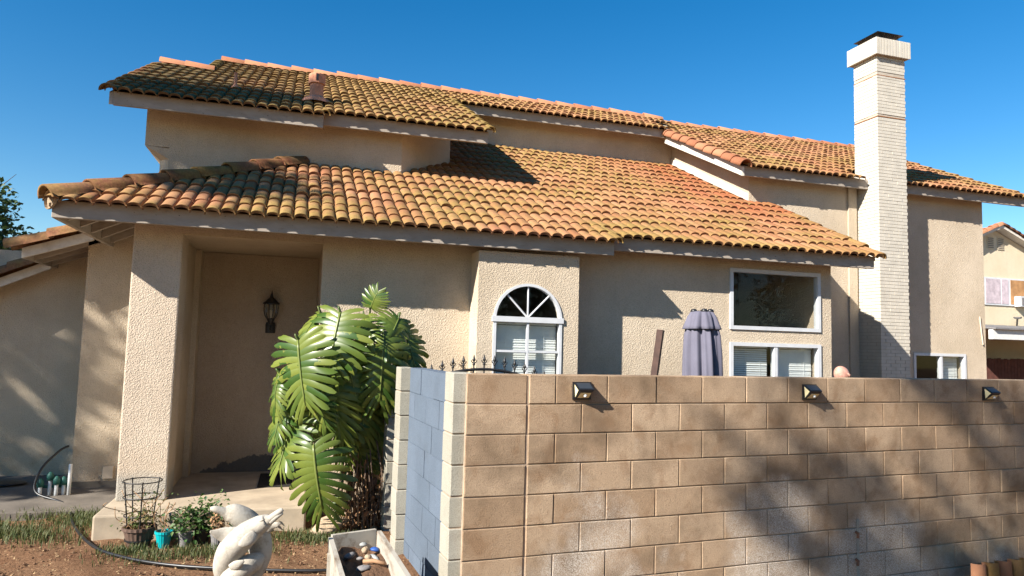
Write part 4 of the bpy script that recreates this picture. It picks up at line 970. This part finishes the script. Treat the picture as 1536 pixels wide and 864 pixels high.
# ---------------------------------------------------------------- planter box with odds and ends
def planter():
    zt = .43; P = [onZ(499, 803, zt), onZ(565, 794, zt), onZ(609, 864, zt)]
    BL_, BR_, FR_ = [np.array(p[:2]) for p in P]; FL_ = BL_+(FR_-BR_)+np.array([-.02, .02])
    c = (BL_+BR_+FR_+FL_)/4
    r_ = root('planter_box', 'weathered white wooden planter box on legs holding soil and scraps', 'planter', (c[0], c[1], 0)); inv = Matrix.Translation((-c[0], -c[1], 0))
    def board(a, b, z0, z1, th=.03):
        d = (b-a)/np.linalg.norm(b-a); n = np.array([-d[1], d[0]])*th
        mb = MB(); mb.prism([(*a, z0), (*b, z0), (*(b-n), z0), (*(a-n), z0)], (0, 0, z1-z0)); o = mb.build('board', WOODW, r_); o.matrix_local = inv
    board(BR_, BL_, zt-.20, zt); board(BL_+np.array([0, -.031]), FL_, zt-.20, zt-.002); board(FR_, BR_+np.array([0, -.031]), zt-.20, zt-.002); board(FL_, FR_, zt-.20, zt-.004)
    for q, off in ((BL_, (-.042, -.25)), (BR_, (.012, -.1)), (FR_, (.012, .12)), (FL_, (-.042, .12))):
        mb = MB(); x, y = q[0]+off[0], q[1]+off[1]; mb.box((x, y-.02, 0), (x+.038, y+.022, zt-.05)); o = mb.build('leg', WOODW, r_); o.matrix_local = inv
    mb = MB(); n = 14
    for j in range(n+1):
        for i in range(n+1):
            u, v = i/n, j/n; p = (BL_*(1-u)+BR_*u)*(1-v)+(FL_*(1-u)+FR_*u)*v
            mb.v.append((p[0], p[1], zt-.115+random.gauss(0, .007)+.02*math.sin(u*5+v*9)))
    for j in range(n):
        for i in range(n): mb.f.append((j*(n+1)+i, (j+1)*(n+1)+i, (j+1)*(n+1)+i+1, j*(n+1)+i+1))
    o = mb.build('soil', DIRTP, r_, True); o.matrix_local = inv
    def lump(px, py, s, mat, name, lab, sq=(1, 1, .5), cat='scrap', grp='scraps lying in the planter'):
        p = onZ(px, py, zt-.09); mb = MB(); n_ = 9
        for j in range(6):
            t = math.pi*j/5
            for k in range(n_):
                q = 2*math.pi*k/n_; rr = s*random.uniform(.8, 1.15); mb.v.append((rr*math.sin(t)*math.cos(q)*sq[0], rr*math.sin(t)*math.sin(q)*sq[1], rr*math.cos(t)*sq[2]))
        for j in range(5):
            for k in range(n_): mb.f.append((j*n_+k, (j+1)*n_+k, (j+1)*n_+(k+1)%n_, j*n_+(k+1)%n_))
        o = mb.build(name, mat, None, True); o.location = p; o.rotation_euler = (random.uniform(-.3, .3), random.uniform(-.3, .3), random.uniform(0, 3)); tag(o, lab, cat, grp)
    lump(562, 824, .036, BLUEP, 'plastic_scrap', 'bright blue plastic scrap on the planter soil', (1, .7, .4))
    lump(562, 836, .035, SHELL, 'pale_shell', 'pale blue-white shell on the planter soil', (1.3, .5, .4))
    lump(548, 825, .03, ROCK, 'tan_stone', 'tan stone between shells in the planter', (1, .8, .7), 'stone')
    lump(543, 816, .034, SHELL, 'ring_shell', 'greenish grey curved shell at the back of the planter', (1, .9, .5))
    lump(552, 836, .03, ROCK, 'tan_stone', 'small tan stone next to the pale shell', (1, .8, .6), 'stone')
    lump(524, 834, .04, GREYPOT, 'grey_stone', 'grey stone in the planter shade', (1.2, .7, .5), 'stone')
    lump(540, 838, .032, GREYPOT, 'grey_stone', 'dark grey flat stone beside the tan stick', (1.3, .7, .4), 'stone')
    lump(545, 852, .038, GREYPOT, 'grey_stone', 'flat grey stone at the open end of the planter', (1.3, .8, .4), 'stone')
    a, b = onZ(545, 842, zt-.08), onZ(576, 845, zt-.08); mb = MB(); mb.tube([a, (a+b)/2+np.array([0, .004, .008]), b], [.012, .014, .012], 8)
    tag(mb.build('stick', simple('stick_wood', (.38, .22, .12), .8), None, True), 'short tan stick lying across the planter soil', 'stick')
planter()

# ---------------------------------------------------------------- pots
def leafy(mb, c, rx, ry, rz, n, s0, s1, droop=.3):
    for k in range(n):
        p = Vector((random.gauss(0, .5)*rx, random.gauss(0, .5)*ry, random.gauss(0, .5)*rz))+Vector(c)
        a_ = Vector((random.gauss(0, 1), random.gauss(0, 1), random.gauss(.1, .6))).normalized(); b_ = a_.cross(Vector((random.gauss(0, .4), random.gauss(0, .4), 1))).normalized(); L = random.uniform(s0, s1); w_ = L*.36
        dn = Vector((0, 0, -droop*L))
        mb.add([p, p+a_*L*.45+b_*w_, p+a_*L+dn, p+a_*L*.45-b_*w_], [(0, 1, 2, 3)])
def pot(name, lab, c, r1, r0, h, mat, grp=None, ribs=0):
    r_ = root(name, lab, 'pot', c, 0, grp)
    wob = (lambda q, z: 1+.02*math.cos(ribs*q)) if ribs else None
    mb = MB(); mb.lathe([(.001, 0), (r0, 0), (r1*.97, h*.84), (r1*1.07, h*.85), (r1*1.07, h), (r1*.93, h), (r1*.90, h*.8), (.001, h*.8)], (0, 0, 0), 40, wob); mb.build('pot_body', mat, r_, False)
    mb = MB(); mb.lathe([(r1*.92, h*.82), (.001, h*.86)], (0, 0, 0), 16); mb.build('soil', DIRTP, r_)
    return r_
p1 = pot('barrel_pot', 'brown ribbed barrel pot with a wire tomato cage', (-1.17, 6.73, 0), .125, .085, .155, BARREL, None, 20)
mb = MB(); mb.lathe([(.108, .045), (.112, .045), (.112, .058), (.108, .058)], (0, 0, 0), 30); mb.build('hoop', BLACKP, p1)
cg = root('tomato_cage', 'black wire tomato cage standing in the brown barrel pot', 'plant cage', (-1.17, 6.73, .13))
for z, r in ((.40, .150), (.27, .140), (.12, .125)):
    mb = MB(); mb.tube([(r*math.cos(q), r*math.sin(q), z) for q in np.linspace(0, 2*math.pi, 33)], .005, 6, False); mb.build('hoop', IRON, cg, True)
for q in (.7, 2.3, 3.8, 4.9):
    mb = MB(); mb.tube([(.10*math.cos(q), .10*math.sin(q), -.02), (.15*math.cos(q), .15*math.sin(q), .41)], .006, 6); mb.build('stake', IRON, cg)
vn = root('climbing_vine', 'sparse climbing vine growing inside the tomato cage', 'plant', (-1.17, 6.73, .13))
mb = MB()
for k in range(9):
    q = random.uniform(0, 6.28); pts = [(.05*math.cos(q), .05*math.sin(q), 0)]
    for j in range(4): pts.append((pts[-1][0]+random.gauss(0, .06), pts[-1][1]+random.gauss(0, .06), pts[-1][2]+random.uniform(.03, .11)))
    mb.tube(spline(pts, 4), .003, 5)
mb.build('stem', DRY, vn, True)
mb = MB(); leafy(mb, (0, 0, .08), .15, .13, .09, 230, .02, .045); leafy(mb, (.06, -.02, .2), .16, .14, .12, 110, .015, .035); tag(mb.build('foliage', VINE, vn), kind='stuff')
p2 = pot('teal_pot', 'small teal fluted plastic pot beside the barrel pot', (-.965, 6.62, 0), .066, .042, .135, TEAL, None, 18)
mb = MB()
for k in range(7):
    pts = [(random.gauss(0, .02), random.gauss(0, .02), .1)]
    for j in range(4): pts.append((pts[-1][0]+random.gauss(.005, .03), pts[-1][1]+random.gauss(0, .03), pts[-1][2]+random.uniform(.03, .08)))
    mb.tube(spline(pts, 4), .003, 5)
tw = mb.build('dry_twigs', DRY, None, True); tw.location = (-.965, 6.62, .02); tag(tw, 'bare dry twigs growing from the teal pot', 'plant')
for i, (x, y, r, mt, lab) in enumerate(((-.80, 6.64, .062, GREYPOT, 'grey nursery pot under the leafy green shrub'), (-.68, 6.70, .07, BLACKP, 'black nursery pot under the leafy green shrub'), (-.535, 6.50, .055, GREYPOT, 'grey fluted pot tucked behind the dolphin statue'))):
    pot('nursery_pot', lab, (x, y, 0), r, r*.75, .125, mt, 'pots in front of the porch slab', 0 if i < 2 else 22)
sh = root('potted_shrub', 'leafy dark green shrub spilling over the nursery pots', 'plant', (-.74, 6.66, .1))
mb = MB(); leafy(mb, (0, 0, .10), .19, .15, .13, 620, .025, .055); leafy(mb, (.12, .1, .12), .15, .12, .15, 300, .025, .05); tag(mb.build('foliage', SHRUB, sh), kind='stuff')
mb = MB()
for k in range(12): mb.tube(spline([(random.gauss(0, .03), random.gauss(0, .03), 0), (random.gauss(0, .06), random.gauss(0, .06), .08), (random.gauss(0, .12), random.gauss(0, .09), .19)], 4), .003, 5)
mb.build('stem', BARK, sh, True)
mb = MB(); leafy(mb, (0, 0, .10), .07, .06, .10, 120, .02, .04); o = mb.build('dried_plant', DRY); o['kind'] = 'stuff'; o.location = (-.535, 6.50, .11); tag(o, 'dry brown plant in the grey fluted pot behind the dolphin', 'plant')

# rock
def rock(c, s, lab, seed=1):
    rn = random.Random(seed); mb = MB(); n, mrow = 18, 12; ph = [rn.uniform(0, 6) for _ in range(8)]
    for j in range(mrow+1):
        t = math.pi*j/mrow
        for k in range(n):
            q = 2*math.pi*k/n; v = np.array([math.sin(t)*math.cos(q), math.sin(t)*math.sin(q), math.cos(t)])
            f = 1+.16*math.sin(3*v[0]+ph[0])*math.cos(4*v[1]+ph[1])+.09*math.sin(7*v[2]+ph[2]+5*v[0])+.04*math.sin(13*v[1]+ph[3]); mb.v.append(tuple(v*f*np.array(s)))
    for j in range(mrow):
        for k in range(n): mb.f.append((j*n+k, (j+1)*n+k, (j+1)*n+(k+1)%n, j*n+(k+1)%n))
    o = mb.build('rock', ROCK, None, True); o.location = c; o.rotation_euler = (0, -.28, .2); return tag(o, lab, 'rock')
rock((.39, 6.86, .055), (.17, .12, .085), 'tan flat rock under the monstera at the slab corner')

# irrigation valves and hose
iv = root('irrigation_manifold', 'white pipes and dark green sprinkler valves by the wall corner', 'irrigation', (-2.4, 8.75, 0))
for k, (dx, h) in enumerate(((-.10, .14), (-.02, .20), (.05, .16), (.11, .15), (.17, .36))):
    mb = MB(); mb.tube([(dx, .03*(k % 2), -.02), (dx, .03*(k % 2), h)], .018, 10); mb.build('riser', PVC, iv, True)
    if k < 4:
        mb = MB(); mb.lathe([(.001, 0), (.032, .0), (.036, .03), (.036, .05), (.025, .07), (.012, .085), (.001, .09)], (dx, .03*(k % 2), h-.01), 10); mb.build('valve', GREENV, iv, True)
mb = MB(); mb.tube([(-.14, .05, .12), (.18, .05, .12)], .016, 8); mb.build('manifold_pipe', GREENV, iv, True)
hp = [onZ(x, y, .05)[:2] for x, y in ((98, 752), (112, 785), (140, 814), (185, 830), (250, 841), (340, 847), (480, 850))]
pts = [(-2.36, 9.12, .50), (-2.42, 9.0, .46), (-2.52, 8.8, .30), (-2.50, 8.62, .10)]+[(p[0], p[1], .022) for p in hp]+[(.75, 5.70, .02)]
mb = MB(); mb.tube(spline(pts, 8), .012, 8); tag(mb.build('hose', BLACKP, None, True), 'black hose running from the wall corner across the dirt', 'hose')
rk = random.Random(4)
mb = MB(); mb.box((-3.6, 9.2, .03), (-2.75, 9.6, .09)); tag(mb.build('dark_sack', BLACKP), 'low dark tarp bundle on the walkway by the garage wall', 'tarp')
mb = MB()
o = bpy.data.objects['dark_sack']; ss = o.modifiers.new('sub', 'SUBSURF'); ss.levels = 3; ss.render_levels = 3

# grass
def grass(name, lab, n, fn, h0, h1):
    mb = MB()
    for k in range(n):
        x, y = fn(); h = random.uniform(h0, h1); q = random.uniform(0, 6.28); le = random.uniform(.2, .8)*h; w_ = random.uniform(.002, .0045)
        c_, s_ = math.cos(q), math.sin(q); px, py = -s_*w_, c_*w_
        mb.add([(x-px, y-py, -.01), (x+px, y+py, -.01), (x+px*.8+c_*le*.35, y+py*.8+s_*le*.35, h*.62), (x-px*.8+c_*le*.35, y-py*.8+s_*le*.35, h*.62), (x+c_*le, y+s_*le, h)], [(0, 1, 2, 3), (3, 2, 4)])
    o = mb.build(name, GRASS); return tag(o, lab, 'grass', kind='stuff')
def gstrip():
    while True:
        x, y = random.uniform(-3.6, -1.62), random.gauss(7.5, .30)
        if 6.7 < y < 8.1 and random.random() < .55+.45*math.sin(x*5+y*7): return x, y
grass('grass', 'long green grass strip beside the walkway and slab', 5000, gstrip, .025, .085)
def gpots():
    c_ = random.choice([(-.95, 6.32, .22, .10), (-.70, 6.42, .25, .08), (-1.25, 6.55, .10, .06), (.05, 6.75, .18, .08), (.25, 6.6, .15, .08), (.55, 6.6, .12, .06), (-.4, 6.35, .2, .1), (-2.2, 5.9, .12, .08)])
    return random.gauss(c_[0], c_[2]), random.gauss(c_[1], c_[3])
grass('grass', 'thin grass tufts in front of the pots and slab', 3000, gpots, .02, .07)
mb = MB()
for k in range(2600):
    x, y = random.uniform(-3.2, 1.0), random.uniform(4.3, 7.4)
    if -1.6 < x < .2 and y > 6.9: continue
    a_ = random.uniform(0, 6.28); L, w_ = random.uniform(.008, .03), random.uniform(.003, .009); c_, s_ = math.cos(a_), math.sin(a_); z = .004+random.uniform(0, .008)
    mb.add([(x-s_*w_, y+c_*w_, z), (x+s_*w_, y-c_*w_, z), (x+c_*L, y+s_*L, z+random.uniform(0, .014))], [(0, 1, 2)])
tag(mb.build('leaf_litter', simple('straw', (.34, .23, .12), .9, .5, 30)), 'dry leaf litter scattered over the dirt', 'litter', kind='stuff')
mb = MB()
for k in range(2600):
    x, y, r = random.uniform(-3.0, 1.0), random.uniform(4.3, 7.3), random.uniform(.003, .011)*random.choice((1, 1, 1, 1.9))
    if -1.6 < x < .2 and y > 6.9: continue
    V = [(x+r*random.uniform(.7, 1.3)*a, y+r*random.uniform(.7, 1.3)*b, r*.7*c+.002) for a, b, c in ((1,0,0),(-1,0,0),(0,1,0),(0,-1,0),(0,0,1),(0,0,-1))]
    mb.add(V, [(0,2,4),(2,1,4),(1,3,4),(3,0,4),(2,0,5),(1,2,5),(3,1,5),(0,3,5)])
tag(mb.build('clods', DIRTP), 'small clods and pebbles over the dirt', 'pebbles', kind='stuff')
# spare roof tiles leaning at the foot of the wall
for k, px in enumerate((1424, 1442, 1460, 1478, 1496, 1514, 1532)):
    u = 3.98+.155*k
    me = barrel_mesh(.38, .075, .065); mt = (TILE_CAP, TILE_LOW, TILE_CAP, TILE_RT, TILE_CAP, TILE_LOW, TILE_CAP)[k]; me.materials.append(mt)
    o = place('spare_tile', me, mt); o.matrix_world = MF @ frame((u, -.30, -.325), (1, 0, 0), (0, .02, 1)); tag(o, 'spare clay roof tile standing on end at the foot of the block wall', 'roof tile', 'spare tiles at the foot of the wall')

# ================================================================ TREES
def tree(name, label, base, trunk_h, clumps, n, s0, s1, grp=None, seed=3):
    random.seed(seed); r_ = root(name, label, 'tree', base, 0, grp)
    top = Vector((clumps[0][0], clumps[0][1], trunk_h)); mb = MB()
    mb.tube(spline([(0, 0, -.1), (.08, .05, trunk_h*.4), (-.05, .1, trunk_h*.7), (0, 0, trunk_h)], 5), list(np.linspace(.24, .11, 16)), 10)
    for c in clumps:
        cc = Vector(c[:3]); st_ = Vector((0, 0, trunk_h*random.uniform(.7, 1)))
        mb.tube(spline([tuple(st_), tuple(st_.lerp(cc, .5)+Vector((0, 0, .2))), tuple(cc)], 4), list(np.linspace(.07, .015, 9)), 6)
        for q in range(5):
            e = cc+Vector((random.gauss(0, .5)*c[3], random.gauss(0, .5)*c[3], random.gauss(0, .4)*c[3])); mb.tube([tuple(cc), tuple((cc+e)/2+Vector((0, 0, .05))), tuple(e)], [.02, .012, .005], 5)
    mb.build('trunk', BARK, r_, True)
    mb = MB(); tot = sum(c[3]**2 for c in clumps)
    for c in clumps:
        for k in range(int(n*c[3]**2/tot)):
            v = Vector((random.gauss(0, 1), random.gauss(0, 1), random.gauss(0, .8))).normalized()*c[3]*random.random()**.45*random.uniform(.8, 1.12); p = Vector(c[:3])+v
            a_ = Vector((random.gauss(0, 1), random.gauss(0, 1), random.gauss(-.3, .6))).normalized(); b_ = a_.orthogonal().normalized(); b_.rotate(Matrix.Rotation(random.uniform(0, 6.28), 3, a_)); L = random.uniform(s0, s1)
            mb.add([p, p+a_*L*.5+b_*L*.27, p+a_*L, p+a_*L*.5-b_*L*.27], [(0, 1, 2, 3)])
    mb.build('crown', TREEL, r_)
    return r_
# tall yard trees outside the picture: their shade falls on the porch side, the upper roof and the block wall
tree('shade_tree', 'tall broad shade tree across the front yard from the garage', (-13.0, 5.0, 0), 6.5,
     [(.2, .1, 8.5, 1.55), (.4, -.6, 7.2, .8), (-1.0, .6, 9.8, 1.0), (.9, .3, 9.6, .8), (.3, -.4, 9.8, .6), (1.0, -1.0, 12.3, .95), (1.6, -.9, 12.7, .7), (.4, -1.3, 11.6, .7), (2.0, -2.2, 10.8, .62), (1.7, -2.0, 11.3, .5), (-.4, .6, 7.3, .7)], 5600, .16, .30, seed=5)
tree('yard_tree', 'tall sparse tree standing behind the photographer', (-13.0, -4.1, 0), 10.5,
     [(0, 0, 13.4, .8), (1.4, .2, 14.0, .5), (-.8, .1, 13.0, .6), (.8, -.3, 13.0, .45), (2.3, .1, 13.4, .4), (.3, .2, 14.6, .6), (1.6, .2, 14.9, .4), (3.0, .1, 14.3, .4)], 640, .18, .34, seed=9)
for k, (tx, ty, hh) in enumerate(((-3, -15, 9), (4, -17, 11), (11, -15, 9.5), (18, -17, 10), (25, -14, 9))):  # unseen tree row, added to block sky light and lower the fill
    tree('sky_block_tree', ('added dense tree blocking sky light opposite the porch', 'added dense tree blocking sky light opposite the arched window', 'added dense tree blocking sky light opposite the chimney', 'added dense tree blocking sky light opposite the neighbour house', 'added dense tree blocking sky light past the neighbour house')[k], (tx, ty, 0), hh*.4,
         [(0, 0, hh*.6, 2.6), (1.8, .4, hh*.5, 2.0), (-1.9, .2, hh*.5, 2.1), (.2, .3, hh*.85, 1.9), (1.2, -.5, hh*.75, 1.8), (-1.1, .6, hh*.3, 1.7), (1.3, .2, hh*.28, 1.7)], 7000, .18, .36, 'added unseen trees that block sky light', seed=20+k)
tree('garden_tree', 'dark leafy tree rising beyond the garage roof', (-8.3, 20, 0), 2.6,
     [(0, 0, 3.4, 1.5), (1.0, .2, 4.0, .9), (.7, .5, 4.9, .8), (1.3, 0, 3.1, .8), (-.8, .3, 4.9, 1.3), (1.75, .1, 3.75, .32), (.1, -.3, 5.1, .7)], 9000, .10, .20, seed=12)

# ================================================================ NEIGHBOUR
def neighbour():
    Y = 20.0; r_ = root('neighbour_house', 'cream neighbour house with red tiled gable beyond the chimney side', 'house', (0, 0, 0))
    pk, zp, sl_, hw = 25.05, 6.75, .40, 3.0
    mb = MB(); mb.prism([(pk-hw+.3, Y, 0), (pk+hw-.3, Y, 0), (pk+hw-.3, Y, zp-.16-sl_*(hw-.3)), (pk, Y, zp-.16), (pk-hw+.3, Y, zp-.16-sl_*(hw-.3))], (0, 8, 0)); mb.build('wall', STUC_N, r_)
    for s_ in (-1, 1):
        mb = MB(); mb.prism([(pk, Y-.35, zp-.13), (pk+s_*hw, Y-.35, zp-.13-sl_*hw), (pk+s_*hw, Y-.35, zp-.06-sl_*hw+.02), (pk, Y-.35, zp-.02)], (0, 8.4, 0)); ro = mb.build('roof', WTRIM, r_)
        barrel_run('rake_tile', ro, TILE_CAP, (pk+s_*hw, Y-.30, zp+.0-sl_*hw), (pk, Y-.30, zp+.0), .30, r=.13)
        mb = MB()
        for j in range(20):
            for i in range(1, 22):
                x = pk+s_*(.1+i*.13); z = zp-.02-sl_*(x-pk)*s_
                if j % 2 == 0: mb.tube([(x, Y-.2+j*.4, z), (x, Y+.25+j*.4, z+.0)], .05, 6, False)
        tag(mb.build('tile_field', TILE_CAP, ro), kind='stuff')
    for vx in (24.83, 25.33):
        mb = MB(); mb.box((vx-.15, Y-.03, 5.85), (vx+.15, Y-.002, 6.30)); v_ = mb.build('gable_vent', STUC_N, r_)
        for k in range(6):
            mb = MB(); z = 5.89+k*.07; mb.box((vx-.13, Y-.045, z), (vx+.13, Y-.031, z+.03)); mb.build('louvre', DARK, v_)
    x0, x1, z0, z1 = 24.40, 26.9, 3.74, 4.78
    mb = MB(); mb.box((x0, Y-.04, z0), (x1, Y-.002, z1)); w_ = mb.build('window', ALU, r_)
    for a, b, m_ in ((24.5, 25.22, 'curtain'), (25.28, 25.62, 'curtain'), (25.74, 26.8, 'board')):
        mb = MB(); mb.box((a, Y-.052, z0+.06), (b, Y-.041, z1-.06)); mb.build('pane' if m_ == 'curtain' else 'boarded_pane', simple('curtain_mauve', (.46, .38, .40), .5) if m_ == 'curtain' else simple('boarding', (.36, .19, .08), .8), w_)
    mb = MB(); mb.box((25.9, Y-.30, z0-.02), (26.55, Y-.055, z0+.36)); ac = mb.build('air_conditioner', ALU, r_); mb = MB(); mb.box((25.95, Y-.32, z0+.03), (26.35, Y-.301, z0+.31)); mb.build('grille', GREYPOT, ac)
    mb = MB(); mb.tube([(26.05, Y, 3.0), (25.7, Y-.3, 3.25)], .03, 6); mb.lathe([(.001, 0), (.12, .03), (.15, .09)], (25.65, Y-.35, 3.22), 10); mb.build('dish', GREYPOT, r_)
    pc = root('patio_cover', 'white patio cover against the cream neighbour house', 'patio cover', (0, 0, 0))
    mb = MB(); mb.box((21.0, 16.9, 2.36), (30, 17.05, 2.66)); mb.build('beam', PVC, pc)
    mb = MB(); mb.prism([(21.0, 16.8, 2.67), (30, 16.8, 2.67), (30, 19.97, 2.95), (21.0, 19.97, 2.95)], (0, 0, .05)); mb.build('cover', GREYPOT, pc)
    for x in (27.5, 29.8):
        mb = MB(); mb.box((x, 16.92, 0), (x+.1, 17.03, 2.36)); mb.build('post', PVC, pc)
    fr_ = root('board_fence', 'dark red board fence under the white patio cover', 'fence', (0, 0, 0))
    b = MB(); b.box((0, 0, 0), (.14, .02, 1.75)); me = b.mesh('board'); me.materials.append(REDW)
    for k in range(46): place('board', me, REDW, fr_, Matrix.Translation((20.0+k*.15, 18.6, random.uniform(-.02, .02))))
    mb = MB(); mb.box((20, 18.621, 1.3), (26.9, 18.66, 1.4)); mb.build('rail', REDW, fr_)
neighbour()
